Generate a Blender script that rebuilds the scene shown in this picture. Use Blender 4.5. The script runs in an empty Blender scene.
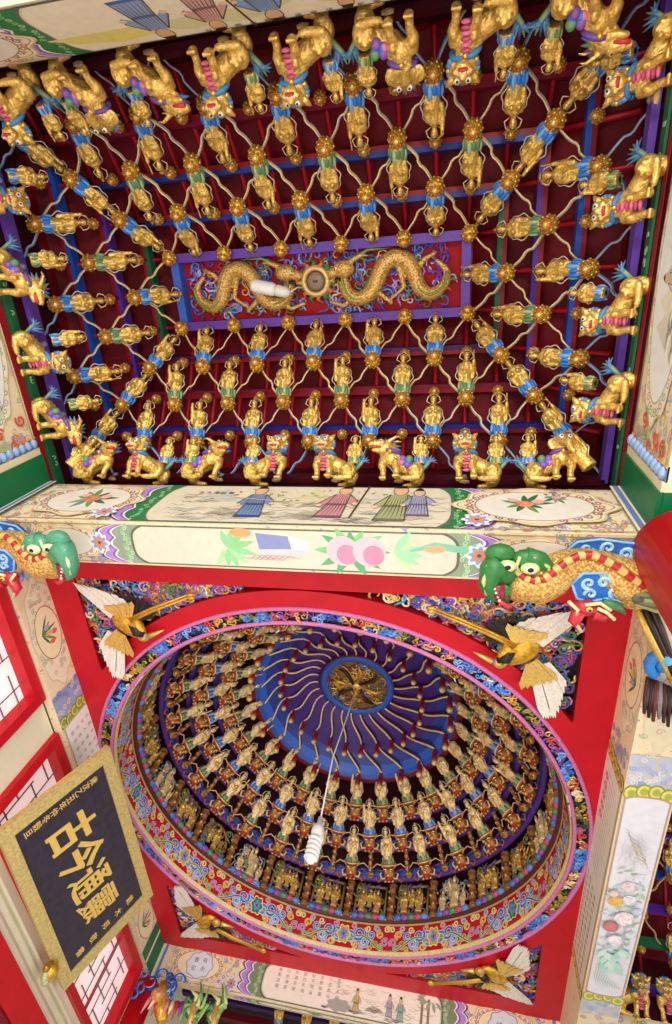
import bpy, bmesh, math, random
from mathutils import Vector as V, Matrix
RND = random.Random(7)
SC = bpy.context.scene
COL = SC.collection
PI = math.pi
ZC = 1.6                      # eye height: the layout below is measured from the eye, everything is lifted by this at the end

# ------------------------------------------------------------------ colours
def lin(h):
    h = h.lstrip('#')
    r = []
    for k in (0, 2, 4):
        c = int(h[k:k+2], 16) / 255
        r.append(c / 12.92 if c <= .04045 else ((c + .055) / 1.055) ** 2.4)
    return r
def C(h, metal=0.0):
    return tuple(lin(h)) + (1.0 - metal,)
GOLD = C('#E2B13C', 1); GOLD_D = C('#B5822A', 1); GOLD_L = C('#F2CF72', 1); BEIGE = C('#DDBE7C', .6); TAN = C('#C79A5B', .4)
RED = C('#C8101E'); REDD = C('#7E0A18'); REDK = C('#4E0611'); RIB = C('#96101F'); BLUE = C('#1E5AC8'); BLUED = C('#16357F'); BLUEL = C('#4F9BEA')
PURPLE = C('#6A36B0'); PURPD = C('#35175F'); LAV = C('#C09BDE'); GREEN = C('#1C7A45'); GREEND = C('#0B4A2B'); GREENL = C('#7FBF6A')
WHITE = C('#F6F2EA'); CREAM = C('#F1E8D2'); CREAMD = C('#DCCBA4'); PINK = C('#D977A8'); PINKL = C('#EFC0CC'); BLACK = C('#120D12'); ORANGE = C('#E58A3A')
BROWN = C('#5A2B1C'); GREY = C('#8E9490'); YELL = C('#E8CF5C'); TEAL = C('#57B4A4'); MAG = C('#B0507F')

# ------------------------------------------------------------------ materials
def newmat(name):
    m = bpy.data.materials.new(name); m.use_nodes = True
    nt = m.node_tree; b = nt.nodes['Principled BSDF']
    return m, nt, b
def N(nt, t, **kw):
    n = nt.nodes.new(t)
    for k, v in kw.items():
        if k.startswith('i_'): n.inputs[k[2:].replace('_', ' ')].default_value = v
        else: setattr(n, k, v)
    return n
def painted(name, rough=.42, rough_m=.3, nscale=40, var=.18, bump=.15, bscale=70, metal=.85, spec=.5, coat=0, dist=.01):
    """paint or gold leaf whose colour is stored on the mesh; alpha 0 marks gilded faces"""
    m, nt, b = newmat(name); L = nt.links.new
    a = N(nt, 'ShaderNodeAttribute', attribute_name='Col')
    tc = N(nt, 'ShaderNodeTexCoord')
    n1 = N(nt, 'ShaderNodeTexNoise', i_Scale=nscale, i_Detail=3.0); L(tc.outputs['Object'], n1.inputs['Vector'])
    mr = N(nt, 'ShaderNodeMapRange', i_From_Min=.3, i_From_Max=.7, i_To_Min=1 - var, i_To_Max=1 + var * .6); L(n1.outputs['Fac'], mr.inputs['Value'])
    mul = N(nt, 'ShaderNodeVectorMath', operation='SCALE'); L(a.outputs['Color'], mul.inputs[0]); L(mr.outputs['Result'], mul.inputs['Scale'])
    L(mul.outputs['Vector'], b.inputs['Base Color'])
    inv = N(nt, 'ShaderNodeMath', operation='SUBTRACT'); inv.inputs[0].default_value = 1; L(a.outputs['Alpha'], inv.inputs[1])
    me = N(nt, 'ShaderNodeMath', operation='MULTIPLY'); me.inputs[1].default_value = metal; L(inv.outputs[0], me.inputs[0]); L(me.outputs[0], b.inputs['Metallic'])
    rr = N(nt, 'ShaderNodeMapRange', i_To_Min=rough, i_To_Max=rough_m); L(inv.outputs[0], rr.inputs['Value']); L(rr.outputs['Result'], b.inputs['Roughness'])
    if bump:
        n2 = N(nt, 'ShaderNodeTexNoise', i_Scale=bscale, i_Detail=2.0); L(tc.outputs['Object'], n2.inputs['Vector'])
        bp = N(nt, 'ShaderNodeBump', i_Strength=bump, i_Distance=dist); L(n2.outputs['Fac'], bp.inputs['Height']); L(bp.outputs['Normal'], b.inputs['Normal'])
    b.inputs['Specular IOR Level'].default_value = spec; b.inputs['Coat Weight'].default_value = coat
    return m
M_PAINT = painted('painted_wood', bump=.05)
M_CARVE = painted('carved_gilt', rough=.45, rough_m=.36, bump=.3, bscale=55, metal=.6)
M_FIG = painted('gilded_figure', rough=.45, rough_m=.36, bump=.5, bscale=26, nscale=24, var=.42, metal=.55, dist=.014)
M_LACQ = painted('red_lacquer', rough=.42, bump=.04, bscale=6, var=.10, nscale=5, spec=.3)
M_PICT = painted('picture_paint', rough=.55, bump=.03, var=.06, nscale=14)
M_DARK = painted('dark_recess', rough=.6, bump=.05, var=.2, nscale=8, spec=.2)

def m_brocade(name, scale=16, cols=('#F0E3C2', '#C9A467', '#EADBB4', '#B9A6C8', '#EFE4C8', '#8FA9C9', '#E8D9B0', '#D8936F')):
    m, nt, b = newmat(name); L = nt.links.new
    tc = N(nt, 'ShaderNodeTexCoord')
    nz = N(nt, 'ShaderNodeTexNoise', i_Scale=scale * 1.2, i_Detail=2.0); L(tc.outputs['Object'], nz.inputs['Vector'])
    mx = N(nt, 'ShaderNodeMix', data_type='VECTOR'); mx.inputs['Factor'].default_value = .09
    L(tc.outputs['Object'], mx.inputs['A']); L(nz.outputs['Color'], mx.inputs['B'])
    vo = N(nt, 'ShaderNodeTexVoronoi', i_Scale=scale); L(mx.outputs['Result'], vo.inputs['Vector'])
    sn = N(nt, 'ShaderNodeMath', operation='MULTIPLY'); sn.inputs[1].default_value = 26.0; L(vo.outputs['Distance'], sn.inputs[0])
    si = N(nt, 'ShaderNodeMath', operation='SINE'); L(sn.outputs[0], si.inputs[0])
    mr = N(nt, 'ShaderNodeMapRange', i_From_Min=-1.0, i_From_Max=1.0); L(si.outputs[0], mr.inputs['Value'])
    r1 = N(nt, 'ShaderNodeValToRGB'); e = r1.color_ramp.elements
    e[0].position = 0; e[0].color = lin(cols[0]) + [1]; e[1].position = 1; e[1].color = lin(cols[2]) + [1]
    for p, h in ((.38, cols[0]), (.46, cols[1]), (.56, cols[1]), (.64, cols[4])):
        k = e.new(p); k.color = lin(h) + [1]
    L(mr.outputs['Result'], r1.inputs['Fac'])
    r2 = N(nt, 'ShaderNodeValToRGB'); r2.color_ramp.interpolation = 'CONSTANT'; e = r2.color_ramp.elements
    e[0].position = 0; e[0].color = lin(cols[4]) + [1]; e[1].position = .42; e[1].color = lin(cols[3]) + [1]
    for p, h in ((.56, cols[5]), (.68, cols[0]), (.84, cols[7]), (.9, cols[4])):
        k = e.new(p); k.color = lin(h) + [1]
    sp = N(nt, 'ShaderNodeSeparateColor'); L(vo.outputs['Color'], sp.inputs['Color']); L(sp.outputs['Red'], r2.inputs['Fac'])
    gt = N(nt, 'ShaderNodeMath', operation='LESS_THAN'); gt.inputs[1].default_value = .22; L(vo.outputs['Distance'], gt.inputs[0])
    m2 = N(nt, 'ShaderNodeMix', data_type='RGBA'); L(gt.outputs[0], m2.inputs['Factor']); L(r1.outputs['Color'], m2.inputs['A']); L(r2.outputs['Color'], m2.inputs['B'])
    L(m2.outputs['Result'], b.inputs['Base Color']); b.inputs['Roughness'].default_value = .5
    return m
M_BROC = m_brocade('brocade_painting')
M_BROCB = m_brocade('blue_brocade_painting', 22, ('#9AA9CF', '#EFE3C0', '#7F8FC6', '#E8D9B0', '#B7C2DC', '#5B77BF', '#C9D2E4', '#D8A06F'))

def m_scales(name, col, dark, scale=60):
    m, nt, b = newmat(name); L = nt.links.new
    tc = N(nt, 'ShaderNodeTexCoord'); vo = N(nt, 'ShaderNodeTexVoronoi', i_Scale=scale); L(tc.outputs['Object'], vo.inputs['Vector'])
    r = N(nt, 'ShaderNodeValToRGB'); e = r.color_ramp.elements
    e[0].position = .1; e[0].color = lin(col) + [1]; e[1].position = .75; e[1].color = lin(dark) + [1]
    L(vo.outputs['Distance'], r.inputs['Fac']); L(r.outputs['Color'], b.inputs['Base Color'])
    bp = N(nt, 'ShaderNodeBump', i_Strength=.5, i_Distance=.01, invert=True); L(vo.outputs['Distance'], bp.inputs['Height']); L(bp.outputs['Normal'], b.inputs['Normal'])
    b.inputs['Metallic'].default_value = .35; b.inputs['Roughness'].default_value = .38
    return m
M_SCALE = m_scales('golden_scales', '#F8D98A', '#B98530')

def m_plain(name, col, rough=.6, var=.06, scale=3, metal=0, bump=.05, emit=0, trans=0):
    m, nt, b = newmat(name); L = nt.links.new
    tc = N(nt, 'ShaderNodeTexCoord'); nz = N(nt, 'ShaderNodeTexNoise', i_Scale=scale, i_Detail=4.0); L(tc.outputs['Object'], nz.inputs['Vector'])
    r = N(nt, 'ShaderNodeValToRGB'); e = r.color_ramp.elements; c = lin(col)
    e[0].position = .3; e[0].color = [x * (1 - var) for x in c] + [1]; e[1].position = .7; e[1].color = [min(1, x * (1 + var)) for x in c] + [1]
    L(nz.outputs['Fac'], r.inputs['Fac']); L(r.outputs['Color'], b.inputs['Base Color'])
    b.inputs['Roughness'].default_value = rough; b.inputs['Metallic'].default_value = metal
    if bump:
        bp = N(nt, 'ShaderNodeBump', i_Strength=bump, i_Distance=.01); L(nz.outputs['Fac'], bp.inputs['Height']); L(bp.outputs['Normal'], b.inputs['Normal'])
    if emit:
        L(r.outputs['Color'], b.inputs['Emission Color']); b.inputs['Emission Strength'].default_value = emit
    return m
M_WALL = m_plain('cream_plaster', '#E6DEC2', .7)
M_FLOOR = m_plain('pale_stone_floor', '#CDBFAE', .5, .12, 2)
M_GLASS = m_plain('frosted_glowing_glass', '#F6DDDC', .35, .10, .9, emit=.55)  # daylight behind the panes is put in as emission
M_BULB = m_plain('white_lamp_glass', '#E9E9E6', .3, .02, 3, emit=.08)
M_CHINA = m_plain('white_plastic', '#ECECE6', .4, .03)
M_FRAME = m_plain('gold_damask', '#D3BC76', .42, .22, 38, metal=.35, bump=.5)
M_NAVY = m_plain('dark_aubergine_board', '#2A2132', .4, .35, 14)

# ------------------------------------------------------------------ mesh builder
def basis(d, up=V((0, 0, 1))):
    d = V(d).normalized()
    if abs(d.dot(up)) > .97: up = V((1, 0, 0))
    x = up.cross(d).normalized(); y = d.cross(x)
    return x, y, d
class MB:
    def __init__(s): s.v = []; s.f = []; s.c = []; s.sm = []
    def quadstrip(s, rings, col, closed=True, caps=True, smooth=True):
        n = len(rings[0]); b = len(s.v)
        for r in rings: s.v.extend(V(p) for p in r)
        for k in range(len(rings) - 1):
            for i in range(n if closed else n - 1):
                j = (i + 1) % n
                s.f.append((b + k*n + i, b + k*n + j, b + (k+1)*n + j, b + (k+1)*n + i)); s.c.append(col[k] if isinstance(col, list) else col); s.sm.append(smooth)
        if caps and closed:
            s.f.append(tuple(b + i for i in range(n))[::-1]); s.c.append(col[0] if isinstance(col, list) else col); s.sm.append(False)
            s.f.append(tuple(b + (len(rings)-1)*n + i for i in range(n))); s.c.append(col[-1] if isinstance(col, list) else col); s.sm.append(False)
    def tube(s, pts, rad, col, n=6, flat=None, caps=True):
        pts = [V(p) for p in pts]; k = len(pts)
        if not isinstance(rad, (list, tuple)): rad = [rad] * k
        rings = []; up = None
        for i in range(k):
            t = (pts[min(i+1, k-1)] - pts[max(i-1, 0)])
            if t.length < 1e-9: t = V((0, 0, 1))
            t.normalize()
            if up is None: x, y, _ = basis(t)
            else:
                y = up - t * up.dot(t)
                if y.length < 1e-6: x, y, _ = basis(t)
                else:
                    y.normalize(); x = y.cross(t)
            up = y
            rings.append([pts[i] + (x * math.cos(a) + y * math.sin(a)) * rad[i] for a in (2*PI*q/n for q in range(n))])
        s.quadstrip(rings, col, caps=caps)
    def box(s, c, size, col, M=None, cols=None):
        """cols: optional dict face -> colour with faces -x +x -y +y -z +z"""
        b = len(s.v); hx, hy, hz = (q/2 for q in size); c = V(c)
        for x in (-hx, hx):
            for y in (-hy, hy):
                for z in (-hz, hz):
                    p = V((x, y, z)); s.v.append(c + (M @ p if M else p))
        F = {'-x': (0, 1, 3, 2), '+x': (4, 6, 7, 5), '-y': (0, 4, 5, 1), '+y': (2, 3, 7, 6), '-z': (0, 2, 6, 4), '+z': (1, 5, 7, 3)}
        for k, f in F.items():
            s.f.append(tuple(b + i for i in f)); s.c.append((cols or {}).get(k, col)); s.sm.append(False)
    def ell(s, c, r, col, M=None, nu=10, nv=7):
        c = V(c)
        if not isinstance(r, (list, tuple)): r = (r, r, r)
        rings = []
        for k in range(nv + 1):
            a = -PI/2 + PI * k / nv; a = max(-PI/2 + .05, min(PI/2 - .05, a)); ring = []
            for i in range(nu):
                t = 2*PI*i/nu; p = V((r[0]*math.cos(a)*math.cos(t), r[1]*math.cos(a)*math.sin(t), r[2]*math.sin(a)))
                ring.append(c + (M @ p if M else p))
            rings.append(ring)
        s.quadstrip(rings, col)
    def lathe(s, prof, col, c=(0, 0, 0), M=None, n=12, caps=True):
        c = V(c); rings = []
        for r, z in prof:
            ring = []
            for i in range(n):
                t = 2*PI*i/n; p = V((r*math.cos(t), r*math.sin(t), z)); ring.append(c + (M @ p if M else p))
            rings.append(ring)
        s.quadstrip(rings, col, caps=caps)
    def poly(s, pts, col):
        b = len(s.v); s.v.extend(V(p) for p in pts); s.f.append(tuple(range(b, b + len(pts)))); s.c.append(col); s.sm.append(False)
    def prism(s, fr, pts, h0, h1, col, side=None):
        """outline pts on frame fr, from height h0 to h1 along its normal"""
        A = [fr(u, v, h0) for u, v in pts]; B = [fr(u, v, h1) for u, v in pts]; n = len(pts); b = len(s.v)
        s.v.extend(A + B)
        s.f.append(tuple(range(b + n, b + 2*n))); s.c.append(col); s.sm.append(False)
        s.f.append(tuple(range(b, b + n))[::-1]); s.c.append(side or col); s.sm.append(False)
        for i in range(n):
            j = (i+1) % n; s.f.append((b+i, b+j, b+n+j, b+n+i)); s.c.append(side or col); s.sm.append(False)
    def build(s, name, mat, parent=None, loc=(0, 0, 0), flip=True):
        me = mesh_of(s, name, mat, loc); o = bpy.data.objects.new(name, me); COL.objects.link(o)
        if parent: o.parent = parent
        o.location = loc
        return o
def mesh_of(s, name, mat, loc=(0, 0, 0)):
    me = bpy.data.meshes.new(name); l = V(loc)
    me.from_pydata([p - l for p in s.v], [], s.f); me.materials.append(mat)
    ca = me.color_attributes.new('Col', 'FLOAT_COLOR', 'CORNER')
    buf = []
    for f, c in zip(s.f, s.c): buf.extend(list(c) * len(f))
    ca.data.foreach_set('color', buf)
    me.polygons.foreach_set('use_smooth', s.sm); me.update()
    return me
def organic(s, name, mat, col, voxel, smooth=4):
    """weld overlapping volumes into one continuous skin of one colour"""
    me = mesh_of(s, name + '_raw', mat); o = bpy.data.objects.new(name + '_raw', me); COL.objects.link(o)
    r = o.modifiers.new('r', 'REMESH'); r.mode = 'VOXEL'; r.voxel_size = voxel; r.use_smooth_shade = True
    if smooth:
        q = o.modifiers.new('s', 'SMOOTH'); q.iterations = smooth; q.factor = .5
    dg = bpy.context.evaluated_depsgraph_get(); dg.update()
    out = bpy.data.meshes.new_from_object(o.evaluated_get(dg)); out.name = name
    bpy.data.objects.remove(o); bpy.data.meshes.remove(me)
    if not out.materials: out.materials.append(mat)
    for a in list(out.color_attributes): out.color_attributes.remove(a)
    ca = out.color_attributes.new('Col', 'FLOAT_COLOR', 'CORNER'); ca.data.foreach_set('color', list(col) * len(out.loops))
    for p in out.polygons: p.use_smooth = True
    return out
def obj(name, me, parent=None):
    o = bpy.data.objects.new(name, me); COL.objects.link(o)
    if parent: o.parent = parent
    return o
def frame(o, u, v):
    o, u, v = V(o), V(u).normalized(), V(v).normalized(); n = u.cross(v)
    f = lambda a, b, h=0: o + u*a + v*b + n*h
    f.n = n; f.u = u; f.v = v; f.o = o
    return f
def mat_from(x, y, z, loc=(0, 0, 0), sc=1.0):
    m = Matrix((x, y, z)).transposed() * sc; m = m.to_4x4(); m.translation = V(loc); return m

# ------------------------------------------------------------------ naming helpers
def tag(o, label, cat, group=None, kind=None):
    if label: o['label'] = label
    if cat: o['category'] = cat
    if group: o['group'] = group
    if kind: o['kind'] = kind
    return o
def thing(name, label, cat, loc=(0, 0, 0), group=None):
    o = bpy.data.objects.new(name, None); o.empty_display_size = .1; COL.objects.link(o); o.location = loc
    return tag(o, label, cat, group, 'thing')
def struct(o): o['kind'] = 'structure'; return o
def dup(root, M, label, group=None):
    r = root.copy(); COL.objects.link(r); r.matrix_world = M; r['label'] = label
    if group: r['group'] = group
    for ch in list(root.children):
        c = ch.copy(); COL.objects.link(c); c.parent = r
        for g in ch.children:
            d = g.copy(); COL.objects.link(d); d.parent = c
    return r
ORD = 'first second third fourth fifth sixth seventh eighth ninth tenth eleventh twelfth thirteenth fourteenth fifteenth sixteenth seventeenth eighteenth nineteenth twentieth twenty-first twenty-second twenty-third twenty-fourth twenty-fifth twenty-sixth'.split()

# ------------------------------------------------------------------ flat painting helpers
def ellipse(cu, cv, a, b, n=28, rot=0):
    out = []
    for i in range(n):
        t = 2*PI*i/n; x, y = a*math.cos(t), b*math.sin(t)
        out.append((cu + x*math.cos(rot) - y*math.sin(rot), cv + x*math.sin(rot) + y*math.cos(rot)))
    return out
def lobed(cu, cv, a, b, lobes=8, amp=.08, n=64, ph=0):
    return [(cu + a*(1 + amp*math.cos(lobes*t + ph))*math.cos(t), cv + b*(1 + amp*math.cos(lobes*t + ph))*math.sin(t)) for t in (2*PI*i/n for i in range(n))]
class Paint:
    """flat coloured shapes on one face, each a hair above the last"""
    def __init__(s, fr, mb=None, eps=.00005, clip=None):
        s.m = mb or MB(); s.h = .003; s.e = eps
        s.fr = fr if not clip else (lambda u, v, h=0: fr(min(max(u, 0), clip[0]), min(max(v, 0), clip[1]), h))
    def p(s, pts, col):
        s.m.poly([s.fr(u, v, s.h) for u, v in pts], col); s.h += s.e
    def pp(s, polys, col):
        for q in polys: s.m.poly([s.fr(u, v, s.h) for u, v in q], col)
        s.h += s.e
    def stroke(s, pts, w, col, taper=True, own=True):
        n = len(pts); L = []; R = []
        for i, (x, y) in enumerate(pts):
            x0, y0 = pts[max(i-1, 0)]; x1, y1 = pts[min(i+1, n-1)]; dx, dy = x1-x0, y1-y0; d = math.hypot(dx, dy) or 1
            ww = w * (1 - .75*abs(2*i/(n-1) - 1)**2 if taper else 1) / 2
            L.append((x - dy/d*ww, y + dx/d*ww)); R.append((x + dy/d*ww, y - dx/d*ww))
        for i in range(n-1):
            s.m.poly([s.fr(*q, s.h) for q in (L[i], R[i], R[i+1], L[i+1])], col)
        if own: s.h += s.e * .12
    def flower(s, cu, cv, r, col, core, petals=7, deep=None):
        s.p(lobed(cu, cv, r, r, petals, .16, petals*6), deep or col); s.p(lobed(cu, cv, r*.72, r*.72, petals, .2, petals*6, 1.2), col); s.p(ellipse(cu, cv, r*.3, r*.3, 10), core)
    def leaf(s, cu, cv, l, w, ang, col):
        pts = []
        for i in range(8):
            t = i/7; pts.append((l*t, w*math.sin(PI*t)))
        for i in range(6, 0, -1):
            t = i/7; pts.append((l*t, -w*math.sin(PI*t)))
        s.p([(cu + x*math.cos(ang) - y*math.sin(ang), cv + x*math.sin(ang) + y*math.cos(ang)) for x, y in pts], col)
    def wiggle(s, u0, v0, u1, v1, amp, k, w, col):
        s.stroke([(u0 + (u1-u0)*t, v0 + (v1-v0)*t + amp*math.sin(k*t*2*PI)) for t in (i/16 for i in range(17))], w, col)
    def curl(s, cu, cv, r, col, w, ang=0, turns=1.3, sgn=1):
        s.stroke([(cu + r*(1-t*.8)*math.cos(ang + sgn*2*PI*turns*t), cv + r*(1-t*.8)*math.sin(ang + sgn*2*PI*turns*t)) for t in (i/14 for i in range(15))], w, col, False)
def text_polys(body, size, bold=0.0):
    cu = bpy.data.curves.new('lettering', 'FONT'); cu.body = body; cu.size = size; cu.align_x = 'CENTER'; cu.align_y = 'CENTER'; cu.offset = bold; cu.resolution_u = 2
    o = bpy.data.objects.new('lettering', cu); COL.objects.link(o)
    dg = bpy.context.evaluated_depsgraph_get(); dg.update()
    me = bpy.data.meshes.new_from_object(o.evaluated_get(dg)); vs = [v.co.copy() for v in me.vertices]; fs = [tuple(p.vertices) for p in me.polygons]
    bpy.data.objects.remove(o); bpy.data.curves.remove(cu); bpy.data.meshes.remove(me)
    if vs:      # centre on the glyph box
        cx = (min(v.x for v in vs) + max(v.x for v in vs))/2; cy = (min(v.y for v in vs) + max(v.y for v in vs))/2
        for v in vs: v.x -= cx; v.y -= cy
    return vs, fs
_tc = {}
def write(pa, body, cu, cv, size, col, rot=0, bold=0.0, h=None, shear=0, sx=1):
    if (body, bold) not in _tc: _tc[(body, bold)] = text_polys(body, 1.0, bold)
    vs, fs = _tc[(body, bold)]; hh = pa.h if h is None else h; c, s = math.cos(rot), math.sin(rot)
    P = []
    for v in vs:
        x, y = v.x*size*sx + shear*v.y*size, v.y*size; P.append(pa.fr(cu + x*c - y*s, cv + x*s + y*c, hh))
    for f in fs: pa.m.poly([P[i] for i in f], col)
def spiral(c, r, a0, turns, n=9, shrink=.8):
    return [(c[0] + r*(1 - shrink*i/(n-1))*math.cos(a0 + turns*2*PI*i/(n-1)), c[1] + r*(1 - shrink*i/(n-1))*math.sin(a0 + turns*2*PI*i/(n-1))) for i in range(n)]

# ------------------------------------------------------------------ camera
R_ = [[0.97788476, 0.01950415, -0.2082330], [0.06830343, 0.91126616, 0.40611405], [0.1976766, -0.41135577, 0.88978108]]
cam = bpy.data.cameras.new('camera'); camo = bpy.data.objects.new('camera', cam); COL.objects.link(camo)
cam.sensor_fit = 'VERTICAL'; cam.sensor_height = 36; cam.lens = 555.04*36/1024; cam.clip_start = .05; cam.clip_end = 200
rx = V((R_[0][0], R_[1][0], R_[2][0])); ry = V((R_[0][1], R_[1][1], R_[2][1])); rz = V((R_[0][2], R_[1][2], R_[2][2]))
camo.matrix_world = mat_from(rx, -ry, -rz, (0, 0, 0)); SC.camera = camo
def seen(p, m=.25, zc=4.0, c=(-1.30, 5.46), r=2.5):
    q = V(p) * (zc / p[2]); return math.hypot(q.x - c[0], q.y - c[1]) < r + m

# ================================================================== PAINTED BEAMS
SKIN = C('#EBC9A4'); INK = C('#4A4640'); ROCK = C('#B9AE9A'); ROCKL = C('#D8CDB6'); WASH = C('#E9DFC8'); PALE = C('#EFEAE0'); ICE = C('#E3E4EE')
LEAF = C('#5E9A4E'); LEAFD = C('#2F6B46'); LEAFL = C('#8CCB8A')
def end_profile(u0, u1, v0, v1, d=0, amp=0, k=3, bow=.10, grow=0):
    L = []; Rr = []
    a, b = v0 + min(d, 0)*0, v1
    for i in range(31):
        t = i/30; q = bow*(2*t-1)**4 - amp*abs(math.sin(k*PI*t)) + d
        L.append((u0 + q, a + (b-a)*t)); Rr.append((u1 - q, a + (b-a)*t))
    return Rr + L[::-1]
def cartouche(pa, u0, u1, v0, v1, field=CREAM, edge=GREEN):
    m = .02
    for d, amp, col in ((-.30, .06, C('#6D3C93')), (-.275, .06, WHITE), (-.262, .06, C('#B48AD0')), (-.20, .05, C('#7E55AE')), (-.18, .05, C('#F0E6EE')), (-.165, .045, edge)):
        pa.p(end_profile(u0, u1, v0 + m, v1 - m, d, amp), col)
    for sgn, uu in ((1, u0), (-1, u1)):
        for q in range(16):
            t = (q + .5)/16; pa.curl(uu + sgn*(-.10 + .05*RND.random()), v0 + m + (v1 - v0 - 2*m)*t, .022, LEAFL if q % 2 else C('#BFE0B0'), .007, RND.random()*6)
    pa.p(end_profile(u0, u1, v0 + m, v1 - m, -.035, 0), C('#5A6A5C')); pa.p(end_profile(u0, u1, v0 + m*1.6, v1 - m*1.6, -.015, 0), C('#D9D0B8')); pa.p(end_profile(u0, u1, v0 + m*2, v1 - m*2, 0, 0), field)
def person_paint(pa, u, v, s, robe, trim, lean=0, staff=False):
    f = lambda x, y: (u + (x*.72 + lean*y)*s, v + y*s*1.28)
    pa.p([f(-.30, 0), f(.30, 0), f(.24, .35), f(.17, .72), f(-.17, .72), f(-.22, .35)], robe)
    pa.p([f(-.16, .7), f(-.42, .42), f(-.36, .32), f(-.1, .5)], robe); pa.p([f(.16, .7), f(.44, .5), f(.4, .36), f(.1, .5)], robe)
    pa.p([f(-.3, 0), f(.3, 0), f(.29, .06), f(-.29, .06)], trim); pa.p([f(-.2, .36), f(.22, .36), f(.21, .42), f(-.2, .42)], trim)
    for x in (-.2, -.12, -.05, .02, .09, .16, .22): pa.stroke([f(x*1.3, .03), f(x + .02, .3), f(x*.6, .68)], .016*s, INK)
    for a in (((-.3, 0), (-.22, .35), (-.17, .72)), ((.3, 0), (.24, .35), (.17, .72)), ((-.17, .72), (-.42, .42), (-.36, .32)), ((.17, .72), (.44, .5), (.4, .36))): pa.stroke([f(*q) for q in a], .022*s, C('#5A5048'), False)
    pa.p(ellipse(*f(0, .84), .12*s, .19*s, 12), C('#6A5A4A')); pa.p(ellipse(*f(0, .84), .105*s, .175*s, 12), C('#E2B48A')); pa.p([f(-.13, .91), f(.13, .91), f(.09, .99), f(0, 1.03), f(-.09, .99)], BLACK)
    pa.p(ellipse(*f(-.38, .36), .05*s, .05*s, 8), SKIN); pa.p(ellipse(*f(.42, .42), .05*s, .05*s, 8), SKIN)
    if staff: pa.stroke([f(.5, 0), f(.47, 1.1)], .03*s, BROWN, False)
def rocks(pa, u0, u1, v0, v1, n, big=.2):
    for q in range(n):
        u = u0 + (u1-u0)*RND.random(); v = v0 + (v1-v0)*RND.random()**1.5; r = big*(.4 + RND.random()*.6)
        pa.p([(u - r, v), (u - r*.7, v + r*.35), (u - r*.2, v + r*.55), (u + r*.3, v + r*.42), (u + r, v + r*.05)], RND.choice([ROCK, ROCKL, C('#C9C2B4'), C('#DDD5C4')]))
        for w in range(3): pa.wiggle(u - r*.8, v + r*.1*w, u + r*.7, v + r*(.1*w + .1), r*.08, 1.5, .008, RND.choice([INK, GREY, C('#7B7466')]))
def pom(pa, u, v, r, col, n=26):
    """a many-petalled bloom"""
    pa.p(ellipse(u, v, r*.95, r*.85, 18), tuple(c*.8 for c in col[:3]) + (1,))
    for k in range(n):
        d = r*(1 - k/n)*.85; a = k*2.4; t = .85 + .45*RND.random(); pa.p(ellipse(u + d*math.cos(a), v + d*.85*math.sin(a), r*.26, r*.17, 9, a + 1.57), tuple(min(1, c*t) for c in col[:3]) + (1,))
    for k in range(5): pa.p(ellipse(u + r*.1*math.cos(k*1.3), v + r*.1*math.sin(k*1.3), r*.05, r*.05, 6), YELL)
def ornament(pa, u0, u1, v0, v1, n, soft=False):
    """scrolling brocade pattern painted over a beam end"""
    pal = [C('#C9A467'), C('#8FA2CC'), C('#B78FB8'), C('#D98A6A'), C('#9DB58A'), C('#E2C27A'), C('#7E90C4')] if not soft else [C('#CFC08A'), C('#A9BE96'), C('#D0B4BE'), C('#B9C4D6'), C('#DDBE9A')]
    for q in range(n):
        u, v = u0 + (u1 - u0)*RND.random(), v0 + (v1 - v0)*RND.random(); pa.curl(u, v, .022 + .024*RND.random(), RND.choice(pal), .009, RND.random()*6.3, RND.choice([.9, 1.2, 1.4]), RND.choice([-1, 1]))
    for q in range(n//14): cloud_flower(pa, u0 + .05 + (u1 - u0 - .1)*RND.random(), v0 + .05 + (v1 - v0 - .1)*RND.random(), .03 + .02*RND.random())
    for vv in (v0 + .012, v1 - .012): pa.stroke([(u0, vv), ((u0 + u1)/2, vv), (u1, vv)], .010, C('#B5925A'), False)
def peony(pa, u, v, s, cols=(C('#E48B6B'), C('#F0B3A0'))):
    for a in range(9): pa.leaf(u, v, s*(1.3 + .9*RND.random()), s*.22, a*.7 + RND.random()*.4, RND.choice([LEAF, LEAFD, C('#7FA66A'), C('#5C8F86')]))
    for dx, dy, k in ((0, 0, 1), (.9, .35, .7), (-.7, .5, .6)): pom(pa, u + dx*s, v + dy*s, s*.62*k, cols[0] if k == 1 else cols[1])
    for q in range(14): pa.stroke([(u + s*2.4*(RND.random() - .5), v + s*1.3*(RND.random() - .5)), (u + s*2.6*(RND.random() - .5), v + s*1.4*(RND.random() - .5))], s*.03, LEAFD)
def medallion(pa, u, v, a, b, field=C('#E6E0D4'), ring=C('#C9A25C'), v0=None, v1=None):
    pa.p(lobed(u, v, a*1.36, b*1.22, 8, .07, 80), C('#D9BE86')); pa.p(lobed(u, v, a*1.31, b*1.17, 8, .07, 80), C('#F4E9CE')); pa.p(lobed(u, v, a*1.26, b*1.13, 8, .07, 80), C('#B98A6A')); pa.p(lobed(u, v, a*1.23, b*1.1, 8, .07, 80), C('#EFE0C0'))
    for q in range(26):
        t = 2*PI*q/26
        if abs(math.cos(t)) > .35: pa.curl(u + a*1.12*math.cos(t), v + b*1.0*math.sin(t), min(a, b)*.13, RND.choice([C('#9A4B44'), C('#B4684F'), C('#8E5A7A')]), min(a, b)*.05, RND.random()*6)
    pa.p(ellipse(u, v, a*1.03, b*1.0, 40), C('#A58A66')); pa.p(ellipse(u, v, a, b*.96, 40), field)
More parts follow.
